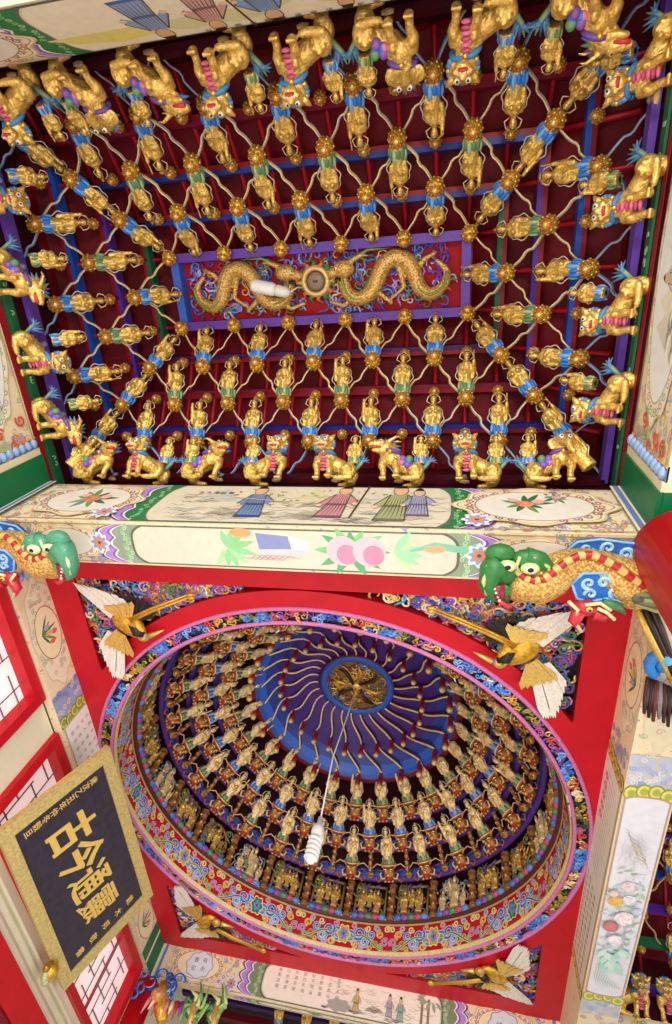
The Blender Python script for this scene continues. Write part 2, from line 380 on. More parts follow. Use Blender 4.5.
def cloud_flower(pa, u, v, s):
    pa.flower(u, v, s, C('#7FA9D8'), C('#E8853C'), 8, C('#E9E2F2')); pa.p(lobed(u, v, s*.5, s*.5, 8, .2, 40), C('#E98B4A')); pa.p(ellipse(u, v, s*.18, s*.18, 10), BLUE)
def strip(pa, u0, u1, v0, v1, col): pa.p([(u0, v0), (u1, v0), (u1, v1), (u0, v1)], col)
def ends(pa, W, Hh, left=True, right=True):
    """cream and blue edging, then the brocade reserve at each end of a face"""
    for s, on in ((0, left), (1, right)):
        if not on: continue
        for a, b, col in ((0, .05, C('#E9DFC0')), (.05, .09, C('#6F7FB8')), (.09, .11, C('#EADFBE'))):
            if s: strip(pa, W - b, W - a, 0, Hh, col)
            else: strip(pa, a, b, 0, Hh, col)
BM = lambda x0, x1, y0, y1, z0, z1: ((x0+x1)/2, (y0+y1)/2, (z0+z1)/2, x1-x0, y1-y0, z1-z0)
def beam(label, x0, x1, y0, y1, z0, z1):
    t = thing('painted_beam', label, 'beam', ((x0+x1)/2, (y0+y1)/2, z0))
    m = MB(); a = BM(x0, x1, y0, y1, z0, z1); m.box(a[:3], a[3:], CREAM)
    o = m.build('beam_core', M_BROC); o.parent = t; o.location = -V(t.location); return t
def add_part(name, m, mat, t, label=None):
    o = m.build(name, mat); o.parent = t; o.location = -V(t.location)
    if label: o['label'] = label
    return o

# ---- the beam between the two ceilings
CB = beam('wide painted beam between the rectangular ceiling and the round dome, peaches on its underside', -3.9, 1.3, 1.77, 2.16, 3.6, 4.4)
Wb, Hb = 5.2, .8
pa = Paint(frame((-3.9, 1.77, 3.6), (1, 0, 0), (0, 0, 1)), clip=(5.2, .8))
ornament(pa, .12, 1.14, .02, .78, 150); ornament(pa, 4.12, 5.08, .02, .78, 150)
u0, u1 = 1.42, 3.86
cartouche(pa, u0, u1, .0, Hb, C('#DFD5BC'))
rocks(pa, u0 + .15, u1 - .2, .05, .42, 16, .24)
for q in range(5): pa.p([(u0 + .5 + q*.42 - .2, .42), (u0 + .5 + q*.42 - .08, .66), (u0 + .5 + q*.42, .72), (u0 + .5 + q*.42 + .1, .6), (u0 + .5 + q*.42 + .2, .42)], RND.choice([C('#D6D0BC'), C('#C8C9BC'), C('#D9CFA8')]))
rocks(pa, u0 + .3, u1 - .3, .1, .3, 8, .2)
for q in range(130): a, c = u0 + .1 + (u1 - u0 - .2)*RND.random(), .06 + .5*RND.random(); pa.wiggle(a, c, a + .10 + .14*RND.random(), c + .04*(RND.random() - .5), .012, 1.5, .005, RND.choice([C('#6B665C'), C('#8C8474'), C('#A89C86'), C('#7C8478')]))
for q in range(60): a, c = u0 + .2 + (u1 - u0 - .4)*RND.random(), .38 + .3*RND.random(); pa.leaf(a, c, .05, .012, RND.random()*6, RND.choice([C('#A9A27C'), C('#8F9A80'), C('#C0B48C')]))
person_paint(pa, u0 + .88, .12, .5, C('#6C8CC0'), C('#2F4C86'), -.1); person_paint(pa, u0 + 1.52, .14, .5, C('#C98A90'), C('#7E4A66'), .15, True); person_paint(pa, u0 + 2.0, .1, .55, C('#A9AD7C'), C('#6E7350'), .1); person_paint(pa, u0 + 2.2, .2, .42, C('#9DA4C6'), C('#8C5B6A'))
pa.stroke([(u0 + .65, .5), (u0 + 1.15, .42)], .05, C('#CDB27A'))
for q in range(5): write(pa, '山水清音春秋'[q], u0 + .30 + .07*q, .60, .055, INK)
medallion(pa, .72, .41, .38, .27); peony(pa, .74, .42, .13)
medallion(pa, 4.48, .41, .42, .27); peony(pa, 4.42, .44, .11); peony(pa, 4.66, .56, .06, (C('#E3A6B8'), C('#F3D6DC')))
for s in (1.06, 4.06): cloud_flower(pa, s, .12, .10); 
ends(pa, Wb, Hb); add_part('landscape_painting', pa.m, M_PICT, CB, 'painted landscape of robed travellers among rocks')
pa = Paint(frame((-3.9, 2.16, 3.6), (1, 0, 0), (0, -1, 0)), clip=(5.2, .39)); D = .39
ornament(pa, .12, 1.14, .01, .38, 90); ornament(pa, 4.12, 5.08, .01, .38, 90)
cartouche(pa, u0 - .05, u1 + .05, .0, D, C('#DED4C2'), C('#8FA08C'))
cu = u0 + .75
for k in range(9): pa.leaf(cu, .19, .12 + .05*RND.random() + .1*abs(math.cos(-2.2 + k*.5)), .03, -2.2 + k*.5, RND.choice([C('#8FCF9A'), LEAFL, C('#A9D8A8')]))
pa.p(ellipse(cu + .12, .33, .09, .04, 14), C('#EDA26A')); pa.p([(cu + .24, .33), (cu + .5, .31), (cu + .52, .2), (cu + .26, .19)], C('#8593C6')); pa.p([(cu + .5, .31), (cu + .66, .27), (cu + .66, .19), (cu + .52, .2)], C('#E9E6F0'))
pa.p([(cu + .24, .19), (cu + .66, .19), (cu + .6, .16), (cu + .26, .15)], C('#C9CCE2'))
for k in range(12): pa.leaf(cu + .98, .2, .13 + .05*RND.random() + .12*abs(math.cos(k*.52)), .035, k*.52, RND.choice([C('#7FC98A'), C('#9ADBA4'), C('#5DAE79')]))
for dx in (0, .2): pa.p(ellipse(cu + .92 + dx, .2, .125, .125, 24), C('#F3C3CF')); pa.p(ellipse(cu + .95 + dx, .17, .08, .085, 20), C('#E68EAE'))
for k in range(6): pa.leaf(cu + 1.3, .2, .22, .03, -.8 + k*.35, RND.choice([C('#9FDDB0'), C('#C2E3A8')]))
pa.stroke([(cu + 1.42, .22), (cu + 1.6, .27), (cu + 1.8, .24), (cu + 1.92, .3)], .06, C('#7FC9A8')); pa.p(ellipse(cu + 1.6, .24, .08, .03, 12), C('#F1AC86'))
for k in range(7): pa.wiggle(cu + .1 + .04*k, .1, cu + .3 + .05*k, .14, .015, 2, .006, C('#D98A9A'))
medallion(pa, .72, .2, .26, .13); medallion(pa, 4.48, .2, .28, .13)
for s in (1.04, 4.08): cloud_flower(pa, s, .2, .09)
ends(pa, Wb, D); add_part('peach_painting', pa.m, M_PICT, CB, 'painted peaches, leaves and scholar objects on a cream field')

# ---- the beam at the far side of the dome (poem)
FB = beam('painted beam on the far side of the dome with a poem in small ink columns', -3.9, 1.38, 8.6, 8.73, 3.6, 4.06)
Hf = .46
pa = Paint(frame((-3.9, 8.6, 3.6), (1, 0, 0), (0, 0, 1)), clip=(5.28, .46))
ornament(pa, .12, 1.3, .01, .45, 110); ornament(pa, 4.1, 5.2, .01, .45, 110)
cartouche(pa, 1.55, 3.85, 0, Hf, C('#F3EBDD'), C('#7D8A6A'))
poem = ['春風送暖', '山色清新', '水流花開', '雲白天高', '松下問童', '言師採藥', '只在此山', '雲深不知']
for k, cstr in enumerate(poem):
    for j, ch in enumerate(cstr): write(pa, ch, 1.74 + .115*k, .37 - .062*j, .05, C('#55504A') if j else C('#9A5A5A'))
rocks(pa, 2.35, 3.7, .04, .12, 10, .13)
person_paint(pa, 2.80, .07, .20, C('#D6C184'), C('#8E7A4A')); pa.p(lobed(2.58, .11, .15, .07, 7, .1, 40), C('#A9AAA0'))
person_paint(pa, 3.22, .09, .19, C('#BDB9C4'), C('#8E8A9C')); person_paint(pa, 3.36, .07, .20, C('#9DBDB2'), C('#6F958A'))
for q in range(90): a, c = 2.4 + 1.35*RND.random(), .05 + .3*RND.random(); pa.wiggle(a, c, a + .12, c + .02*(RND.random() - .5), .008, 1.5, .004, RND.choice([C('#9A9486'), C('#B5AC98'), C('#A3A99A')]))
for s in (3.62, 3.70): pa.stroke([(s, .05), (s + .01, .36)], .03, C('#8A7A66'), False)
for q in range(9): pa.leaf(3.55 + .03*q, .34, .12, .02, q*.7, C('#9AA88C'))
medallion(pa, .60, .23, .30, .165, C('#F1E3BE')); pa.p(lobed(.62, .235, .19, .16, 8, .06, 50), C('#9AA2BE')); pa.p(lobed(.62, .235, .175, .148, 8, .06, 50), C('#DCE4F0'))
for (dx, dy), ch in zip(((-.06, .05), (-.07, -.05), (.06, .06), (.06, -.04)), '春安有永'): write(pa, ch, .62 + dx, .235 + dy, .07, INK)
medallion(pa, 4.62, .23, .30, .165, C('#F1E3BE')); pa.p(lobed(4.62, .235, .19, .16, 8, .06, 50), C('#9AA2BE')); pa.p(lobed(4.62, .235, .175, .148, 8, .06, 50), C('#DCE4F0'))
for (dx, dy), ch in zip(((-.06, .0), (.06, .0)), '福日'): write(pa, ch, 4.62 + dx, .235 + dy, .08, INK)
cloud_flower(pa, 1.13, .10, .08); cloud_flower(pa, 4.22, .10, .08)
ends(pa, 5.28, Hf); add_part('poem_painting', pa.m, M_PICT, FB, 'painted poem and sages on a cream field')
pa = Paint(frame((-3.9, 8.73, 3.6), (1, 0, 0), (0, -1, 0)), clip=(5.28, .13))
cartouche(pa, 1.55, 3.85, 0, .13, C('#ECE6D2'), C('#7D8A6A')); 
for k in range(6): pa.wiggle(1.9 + .3*k, .07, 2.1 + .3*k, .09, .015, 2, .012, C('#C98A76'))
pa.p([(2.2, .08), (2.34, .1), (2.4, .06), (2.28, .04)], C('#6FA08E')); rocks(pa, 2.5, 3.7, .02, .05, 8, .07)
ends(pa, 5.28, .13); add_part('rock_painting', pa.m, M_PICT, FB, 'painted rocks and blossoms under the poem')

# ---- the beam above the viewer (first edge of the rectangular ceiling)
NB = beam('painted beam at the top edge of the photo with robed figures by yellow hills', -3.9, 1.3, -1.86, -1.46, 3.6, 4.4)
pa = Paint(frame((1.3, -1.46, 3.6), (-1, 0, 0), (0, 0, 1)), clip=(5.2, .8))
ornament(pa, .12, 1.1, .02, .78, 130); ornament(pa, 4.1, 5.08, .02, .78, 130)
cartouche(pa, 1.34, 3.86, 0, .8, C('#EFE6CF'), GREEN)
for q, (u, w) in enumerate(((3.5, .5), (2.7, .45), (1.9, .4), (3.0, .3))): pa.p([(u - w, .5), (u - w*.5, .66), (u, .7), (u + w*.6, .62), (u + w*.9, .5)], C('#E8DA7E') if q % 2 == 0 else C('#D9D9A6'))
rocks(pa, 1.6, 3.7, .08, .3, 8, .22)
person_paint(pa, 3.2, .15, .5, C('#8CA3CE'), C('#4A66A6')); person_paint(pa, 2.8, .2, .46, C('#D3A4A0'), C('#8C5A86'), .1); person_paint(pa, 2.5, .15, .5, C('#7FA7D6'), C('#3C6AA8'), -.1, True); person_paint(pa, 2.0, .2, .44, C('#A4B48A'), C('#C98A6A'))
pa.stroke([(1.7, .05), (1.66, .74)], .10, C('#C49AB4'), False); pa.stroke([(1.63, .05), (1.6, .74)], .03, C('#8E6A9A'), False)
for q in range(14): write(pa, '月白風清竹影茶香書聲琴韻松'[q % 13], 1.62 + .1*q, .745, .05, INK)
medallion(pa, 4.55, .41, .40, .27); peony(pa, 4.5, .42, .12); medallion(pa, .66, .41, .4, .27); peony(pa, .66, .42, .12); cloud_flower(pa, 4.12, .14, .1)
ends(pa, Wb, .8); add_part('figure_painting', pa.m, M_PICT, NB, 'painted robed figures before yellow hills')

# ---- side beams of the rectangular ceiling, with oval landscapes
def side_beam(label, x0, x1, face_x, sgn, mirror):
    t = beam(label, x0, x1, -1.46, 1.77, 3.6, 4.4)
    fr = frame((face_x, -1.46, 3.6), (0, 1, 0), (0, 0, 1)) if sgn > 0 else frame((face_x, 1.77, 3.6), (0, -1, 0), (0, 0, 1))
    U = (lambda y: y + 1.46) if sgn > 0 else (lambda y: 1.77 - y)
    pa = Paint(fr, clip=(3.23, .8)); c = U(.02); ornament(pa, .0, 3.2, .02, .78, 260, soft=True)
    pa.p(lobed(c, .42, 1.12, .36, 12, .03, 90), C('#C9B98A')); pa.p(lobed(c, .42, 1.1, .35, 12, .03, 90), C('#EFE7CE'))
    for q in range(46):
        a = 2*PI*q/46; pa.curl(c + 1.04*math.cos(a), .42 + .31*math.sin(a), .035, RND.choice([C('#A9C08A'), C('#C98A86'), C('#C0A8CE'), C('#8FB3A0')]), .011, RND.random()*6)
    pa.p(ellipse(c, .43, .98, .31, 48), C('#B5AE9E')); pa.p(ellipse(c, .43, .965, .30, 48), C('#EEF0EE'))
    rocks(pa, c - .6, c + .6, .22, .4, 14, .16)
    for q in range(7): pa.p([(c - .5 + .16*q - .12, .4), (c - .5 + .16*q, .58 + .06*RND.random()), (c - .5 + .16*q + .13, .4)], RND.choice([C('#E3E2C4'), C('#D8DEDC'), C('#DCD6C6')]))
    person_paint(pa, c - .2, .3, .24, C('#D8CFA4'), C('#8C8A6A')); person_paint(pa, c + .1, .3, .22, C('#B9C0C4'), C('#6F7A80'))
    for q in range(5):
        for j in range(2): write(pa, '山高水長流雲深處'[(q + j) % 8], c + .72 + .06*q*.8, .5 - .07*j, .055, INK)
    for e in (U(1.28), ):
        for q in range(20): pa.curl(e + .12*(RND.random() - .5), .1 + .62*RND.random(), .045, RND.choice([C('#A9C08A'), C('#E07A4A'), C('#C0A8CE')]), .014, RND.random()*6)
        for q in range(5): pa.curl(U(1.22) + .03*q*(1 if q % 2 else -1), .12 + .14*q, .06, C('#D9573A'), .022, q)
    add_part('oval_landscape', pa.m, M_PICT, t, 'pale oval landscape painting')
    # far end: beads, cream moulding and green block
    m = MB()
    for j in range(10): m.ell(fr(U(1.345), .045 + .079*j, .012), (.03, .045, .036) if sgn > 0 else (.03, .045, .036), C('#8FB2E2'), nu=12, nv=8)
    add_part('bead_row', m, M_PAINT, t, 'row of pale blue beads')
    m = MB(); q = lambda a, b, h, col: m.prism(fr, [(U(a), 0), (U(b), 0), (U(b), .8), (U(a), .8)] if (U(b) > U(a)) else [(U(b), 0), (U(a), 0), (U(a), .8), (U(b), .8)], -.01, h, col)
    q(1.30, 1.395, .006, C('#5F78B0')); q(1.395, 1.46, .02, C('#E9DDB6')); q(1.46, 1.78, .035, C('#0F6E42')); q(1.29, 1.302, .012, C('#E0A85A'))
    # underside returns of the same bands
    xm = (x0 + x1)/2
    for a, b, h, col in ((1.395, 1.46, .006, C('#E9DDB6')), (1.46, 1.78, .012, C('#0F6E42'))): m.box((xm, (a+b)/2, 3.6 - h/2), (x1 - x0, b - a, h), col)
    add_part('end_block', m, M_LACQ, t, 'green end block behind a cream moulding')
    return t
LB2 = side_beam('left beam of the rectangular ceiling with a pale oval landscape and green end', -4.3, -3.9, -3.9, 1, False)
RB2 = side_beam('right beam of the rectangular ceiling with a pale oval landscape and green end', 1.3, 1.7, 1.3, -1, True)

# ---- left beam of the dome, above the windows
LB1 = beam('left beam of the dome above the windows, brocade with an oval tulip panel', -4.3, -3.9, 2.16, 8.6, 3.6, 4.06)
pa = Paint(frame((-3.9, 2.16, 3.6), (0, 1, 0), (0, 0, 1)), clip=(6.44, .46)); U = lambda y: y - 2.16
def tulip_end(pa, c, fl, half=.55):
    pa.p(lobed(c, .23, half*1.12, .215, 8, .05, 70), C('#D6C9A0'));  pa.p(lobed(c, .23, half*1.08, .205, 8, .05, 70), C('#EFE6C8'))
    for q in range(60):
        a = RND.random()*2*PI; r = .62 + .4*RND.random(); pa.curl(c + half*r*math.cos(a), .23 + .19*r*math.sin(a), .026, RND.choice([C('#B9C08A'), C('#C9A890'), C('#A9B8A0')]), .008, RND.random()*6)
    pa.p(ellipse(c, .23, .30, .165, 36), C('#B07A5A')); pa.p(ellipse(c, .23, .287, .155, 36), C('#F4EAC0'))
    for k in range(6): pa.leaf(c - .02, .14, .17 + .05*(k % 2), .012, .5 + k*.4, RND.choice([LEAF, LEAFD]))
    for dx, dy, col in ((.02, .3, fl), (.1, .25, fl), (-.07, .22, C('#B6A6D4')), (.0, .24, C('#EBC15A'))): pa.leaf(c + dx, dy - .04, .09, .03, 1.4, col)
tulip_end(pa, U(3.12), C('#E0705A'))
strip(pa, U(3.78), U(4.1), 0, .46, C('#98A5C8'))
for q in range(30): pa.curl(U(3.78) + .32*RND.random(), .03 + .4*RND.random(), .032, RND.choice([C('#C9D0E6'), C('#6F84BE'), C('#E2D6AE')]), .011, RND.random()*6)
for q in range(5): 
    for k, col in ((.075, C('#6E8A36')), (.058, C('#DCCB5A')), (.036, C('#8FA63E'))): pa.p(ellipse(U(4.12) + .03*math.sin(q*1.6), .05 + .09*q, k, k*.9, 16), col)
strip(pa, U(4.17), U(7.0), .02, .44, C('#B9B09A')); strip(pa, U(4.19), U(6.98), .035, .425, C('#F3F0EA'))
for k in range(24):
    for j in range(4): write(pa, '花好月圓人壽年豐福祿康寧'[(k*3 + j) % 12], U(4.32) + .11*k, .36 - .085*j, .05, C('#7A6A6A') if k % 3 else C('#B05A5A'))
tulip_end(pa, U(7.75), C('#D98A9A'))
for a, b, col in ((8.02, 8.06, C('#E7DDB8')), (8.06, 8.26, C('#12764A')), (8.26, 8.31, C('#E7DDB8')), (8.31, 8.6, C('#0F6E42'))): strip(pa, U(a), U(b), 0, .46, col)
add_part('tulip_painting', pa.m, M_PICT, LB1, 'painted tulips in cream ovals and small ink writing')
m = MB()
for j in range(6): m.ell((-3.885, 2.42, 3.63 + .078*j), (.03, .05, .036), C('#8FB2E2'), nu=12, nv=8)
add_part('bead_row', m, M_PAINT, LB1, 'row of pale blue beads')

# ---- right beam of the dome: narrow inner face and broad white flower panel underneath
RB1 = beam('right beam of the dome with a long white panel of painted peonies underneath', 1.38, 1.76, 2.16, 9.0, 3.52, 4.06)
pa = Paint(frame((1.38, 9.0, 3.52), (0, -1, 0), (0, 0, 1)), clip=(6.84, .54)); U = lambda y: 9.0 - y
tulip_end(pa, U(3.05), C('#E0707A'), .5)
for q in range(40): pa.curl(U(3.7) - .35*RND.random(), .04 + .46*RND.random(), .036, RND.choice([C('#A9B3CE'), C('#8796C4'), C('#D9CDB0')]), .012, RND.random()*6)
for q in range(5): 
    for k, col in ((.08, C('#8C7A2E')), (.062, C('#D9C25A')), (.036, C('#9A8A3E'))): pa.p(ellipse(U(4.02), .06 + .1*q, k, k*.9, 16), col)
strip(pa, U(7.0), U(4.08), .02, .52, C('#B9AA8A')); strip(pa, U(6.97), U(4.1), .035, .505, C('#E9E2D2'))
for k in range(18): pa.wiggle(U(4.25) - .07*k, .12, U(4.2) - .07*k, .42, .02, 2, .01, RND.choice([C('#8C9A86'), C('#A08A76'), C('#7E8C90')]))
for q in range(5): pa.flower(U(4.3) - .12*q, .38, .05, C('#C4708A'), YELL, 6, C('#E3B3BE'))
for k in range(13):
    for j in range(4): write(pa, '詩酒琴棋書畫花香月影'[(k*2 + j) % 10], U(5.65) - .1*k, .42 - .09*j, .055, INK)
for q in range(5): 
    for k, col in ((.08, C('#8C7A2E')), (.062, C('#D9C25A'))): pa.p(ellipse(U(7.05), .06 + .1*q, k, k*.9, 16), col)
ends(pa, 6.84, .54, True, False); add_part('inner_face_painting', pa.m, M_PICT, RB1, 'narrow painted inner face with tulip oval and ink writing')
pa = Paint(frame((1.38, 2.16, 3.52), (0, 1, 0), (1, 0, 0)), clip=(6.84, .38)); U = lambda y: y - 2.16     # u x v = y x x = -z
Wd = .38
pa.p(lobed(U(2.95), .19, .62, .17, 8, .05, 70), C('#E2D9B8')); pa.p(ellipse(U(2.95), .19, .3, .13, 30), C('#F1EEE4'))
for q in range(70):
    yy = RND.choice([2.3 + 1.2*RND.random(), 7.3 + 1.4*RND.random()]); pa.curl(U(yy), .03 + .32*RND.random(), .034, RND.choice([C('#B9C6A0'), C('#D7B3A0'), C('#C0B0CC'), C('#D9CFA6')]), .011, RND.random()*6)
for a, b in ((3.62, 3.95), (7.02, 7.28)):
    strip(pa, U(a), U(b), .01, .37, C('#BCC6DA'))
    for q in range(36): pa.curl(U(a) + (b - a)*RND.random(), .03 + .32*RND.random(), .03, RND.choice([C('#8FA0C8'), C('#E7E2D2'), C('#A8B4D2'), C('#D9C7A2')]), .01, RND.random()*6)
for yy in (4.02, 6.95):
    for q in range(4):
        for k, col in ((.085, C('#8FA03A')), (.068, C('#E6DA6A')), (.04, C('#A9B84A'))): pa.p(ellipse(U(yy) + .02*math.cos(q*2), .06 + .09*q, k, k*.75, 16), col)
pa.p(end_profile(U(4.08), U(6.9), .015, Wd - .015, -.02, 0, bow=.04), C('#B99A8A')); pa.p(end_profile(U(4.08), U(6.9), .03, Wd - .03, 0, 0, bow=.04), ICE)
for q in range(6): pa.wiggle(U(4.45) + .05*q, .06 + .02*q, U(4.7) + .05*q, .24 + .02*q, .015, 2, .014, RND.choice([C('#A9A8B0'), C('#C9BFA6'), C('#B5B8C4')]))
for q in range(90): pa.leaf(U(4.95 + 1.25*RND.random()), .05 + .27*RND.random(), .05 + .05*RND.random(), .014, RND.random()*6, RND.choice([C('#A9CDB8'), C('#BCD9C8'), C('#94BDA6'), C('#B4C6DA'), C('#C7D6E6'), C('#A8C0B0')]))
for q in range(40): pa.stroke([(U(5.0 + 1.1*RND.random()), .05 + .27*RND.random()), (U(5.0 + 1.1*RND.random()), .05 + .27*RND.random())], .005, C('#A4B8AE'))
for y, v, r, col in ((5.05, .25, .06, C('#D3D6E2')), (5.18, .19, .075, C('#E0D2DA')), (5.36, .22, .07, C('#DCDCE8')), (5.40, .11, .075, C('#DDB25A')), (5.5, .30, .05, C('#C4D0E4')), (5.62, .21, .10, C('#E6DCE0')), (5.76, .11, .08, C('#C4767C')), (5.84, .29, .05, C('#CBD6E2')), (5.95, .17, .08, C('#E4DEE4')), (5.28, .08, .05, C('#E3C9C0'))): pom(pa, U(y), v, r, col, 34)
for q in range(16): pa.leaf(U(6.05 + .3*RND.random()), .08 + .2*RND.random(), .16, .03, RND.random()*1.5 - .7, RND.choice([C('#A5DCC6'), C('#B9E2D0'), C('#CBE8DC'), C('#98CDB6')]))
for q in range(12): pa.wiggle(U(6.35 + .03*q), .05 + .022*q, U(6.72), .08 + .022*q, .010, 1.5, .006, C('#A9BCAE'))
for q in range(24): pa.wiggle(U(4.4 + .5*RND.random()), .06 + .24*RND.random(), U(4.45 + .5*RND.random()), .06 + .24*RND.random(), .008, 2, .006, RND.choice([C('#B5B4BC'), C('#CFC8B6'), C('#C2C4CE')]))
ends(pa, 6.84, Wd); add_part('peony_painting', pa.m, M_PICT, RB1, 'long white panel of painted peonies')

# ================================================================== ROOM SHELL
m = MB(); m.box((0, 3.5, -1.65), (16, 22, .1), C('#CDBFAE')); struct(m.build('floor', M_FLOOR))
# left wall with its two transom windows
m = MB(); X0, X1 = -4.3, -4.0
def wbox(y0, y1, z0, z1, x0=X0, x1=X1): m.box(((x0+x1)/2, (y0+y1)/2, (z0+z1)/2), (x1-x0, y1-y0, z1-z0), CREAM)
wbox(3.75, 4.22, -1.6, 3.6); wbox(8.38, 12.0, -1.6, 3.6); wbox(-2.0, 3.75, -1.6, 2.62); wbox(4.22, 8.38, -1.6, 2.62); wbox(-2.0, 1.6, 2.62, 3.6); wbox(9.0, 12, 3.6, 5.5)
wbox(1.6, 8.6, 3.585, 3.6)
struct(m.build('wall_left', M_WALL))
m = MB()
for dz, w in ((2.50, .03), (2.42, .05)): m.box((-3.98, 5.0, dz), (.05, 8.0, w), C('#D9D4C8'))
struct(m.build('trim_1', M_WALL))
m = MB(); m.box((-3.95, 6.0, 2.15), (.12, 7.0, .26), RED); m.box((-3.93, 6.0, 1.98), (.06, 7.0, .05), REDD); struct(m.build('trim_2', M_LACQ))
def window(name, y0, y1, z0, z1, mull, steps):
    w = .11; fr = MB(); X = -3.97
    for (a, b, c, d) in ((y0, y1, z1 - w, z1), (y0, y1, z0, z0 + w*.7), (y0, y0 + w, z0 + w*.7, z1 - w), (y1 - w, y1, z0 + w*.7, z1 - w)): fr.box((X - .05, (a+b)/2, (c+d)/2), (.16, b - a, d - c), C('#C41522'))
    for yy in mull: fr.box((X - .08, yy, (z0 + z1)/2), (.03, .022, z1 - z0 - w), C('#B8202A'))
    o = struct(fr.build(name, M_LACQ))
    la = MB()
    cols = C('#77757C'); xs = X - .07
    n = int((y1 - y0 - 2*w)/.16)
    for k in range(1, n):
        yy = y0 + w + k*(y1 - y0 - 2*w)/n
        a, b = (z0 + w, z0 + (z1 - z0)*.62) if k % 2 else (z0 + (z1 - z0)*.35, z1 - w)
        la.box((xs, yy, (a + b)/2), (.010, .010, b - a), cols)
    for r, zz in enumerate((.22, .40, .58, .78)):
        for k in range(n):
            if (k + r) % 3 != 2: la.box((xs, y0 + w + (k + .5)*(y1 - y0 - 2*w)/n, z0 + (z1 - z0)*zz), (.010, (y1 - y0 - 2*w)/n + .012, .012), cols)
    struct(la.build('window_lattice', M_PAINT, o))
    g = MB(); g.box((X - .11, (y0+y1)/2, (z0+z1)/2), (.012, y1 - y0 - w, z1 - z0 - w), WHITE); struct(g.build('window_glass', M_GLASS, o))
    return o
window('window_1', 1.62, 3.75, 2.62, 3.585, (2.6,), 0); window('window_2', 4.2, 8.38, 2.62, 3.585, (5.2, 6.2, 7.62), 0)
# dark ceiling beyond the far beam, and the wall of the next hall
m = MB(); m.box((-1.2, 11.0, 4.3), (7.0, 4.0, .1), C('#2A0A14')); m.box((-1.2, 10.2, 4.2), (6.0, .12, .12), PURPD); m.box((-1.2, 9.6, 4.15), (6.0, .1, .1), C('#2B2A6A')); m.box((-1.2, 10.6, 4.15), (6.0, .1, .1), C('#6A0A1A')); struct(m.build('ceiling_rear', M_DARK))
m = MB(); m.box((-1.2, 13.0, 1.3), (7.0, .2, 5.9), C('#5A2A20')); struct(m.build('wall_far', M_WALL))

# ---- columns
def column(label, x, y, r, z1):
    t = thing('round_column', label, 'column', (x, y, -1.6))
    m = MB(); m.lathe([(r*1.5, 0), (r*1.6, .1), (r*1.45, .28), (r*1.15, .32)], C('#A9A49C'), n=24); m.build('stone_base', M_WALL, t)
    m = MB(); m.lathe([(r*1.02, .32), (r, 1.0), (r*.98, z1 + 1.6)], C('#E2101E'), n=32); m.build('shaft', M_LACQ, t)
column('tall red lacquered column at the left wall below the poem beam', -3.99, 8.72, .20, 3.59)
column('tall red lacquered column at the right edge under the golden carp bracket', 1.43, 1.82, .30, 3.51)
column('red lacquered column at the left edge below the green-headed bracket', -4.12, 1.95, .17, 3.59)
column('red lacquered column at the lower right end of the white peony beam', 1.62, 8.95, .2, 3.5)

# ================================================================== RED SOFFIT FRAME AROUND THE DOME
CX, CY, RO, RI = -1.30, 5.46, 2.68, 2.51
SX0, SX1, SY0, SY1 = -3.58, 1.06, 2.58, 8.28            # outer rectangle of the carved corners
FX0, FX1, FY0, FY1 = -3.9, 1.38, 2.16, 8.6              # red boards reach the beams
RH = 2.865
def rect_r(t, x0, x1, y0, y1):
    c, s = math.cos(t), math.sin(t); r = 1e9
    if c > 1e-9: r = min(r, (x1 - CX)/c)
    if c < -1e-9: r = min(r, (x0 - CX)/c)
    if s > 1e-9: r = min(r, (y1 - CY)/s)
    if s < -1e-9: r = min(r, (y0 - CY)/s)
    return r
m = MB(); angs = [2*PI*i/360 for i in range(360)] + [math.atan2(y - CY, x - CX) % (2*PI) for x in (SX0, SX1) for y in (SY0, SY1)] + [math.atan2(y - CY, x - CX) % (2*PI) for x in (FX0, FX1) for y in (FY0, FY1)]
angs = sorted(angs); pol = lambda t, r, z: V((CX + r*math.cos(t), CY + r*math.sin(t), z))
for a, b in zip(angs, angs[1:] + [angs[0] + 2*PI]):
    if b - a < 1e-6: continue
    ra, rb = rect_r(a, SX0, SX1, SY0, SY1), rect_r(b, SX0, SX1, SY0, SY1); fa, fb = rect_r(a, FX0, FX1, FY0, FY1), rect_r(b, FX0, FX1, FY0, FY1)
    RED1 = C('#C60C24')
    if ra > RH and rb > RH:
        m.poly([pol(a, RO - .01, 4), pol(b, RO - .01, 4), pol(b, RH, 4), pol(a, RH, 4)], RED1)
        m.poly([pol(a, ra, 4), pol(b, rb, 4), pol(b, fb, 4), pol(a, fa, 4)], RED1)
        m.poly([pol(a, RH, 4), pol(b, RH, 4), pol(b, RH, 4.1), pol(a, RH, 4.1)], C('#A80C1A'))
        m.poly([pol(a, ra, 4), pol(b, rb, 4), pol(b, rb, 4.1), pol(a, ra, 4.1)], C('#A80C1A'))
        m.poly([pol(a, RH, 4.09), pol(b, RH, 4.09), pol(b, rb, 4.09), pol(a, ra, 4.09)], C('#1B1422'))
        for e, re_, st in ((a, ra, -1e-3), (b, rb, 1e-3)):
            if min(rect_r(e + st*12, SX0, SX1, SY0, SY1), re_) <= RH + .012: m.poly([pol(e, RH, 4), pol(e, re_, 4), pol(e, re_, 4.1), pol(e, RH, 4.1)], C('#A80C1A'))
    else: m.poly([pol(a, RO - .01, 4), pol(b, RO - .01, 4), pol(b, fb, 4), pol(a, fa, 4)], RED1)
struct(m.build('ceiling', M_LACQ))

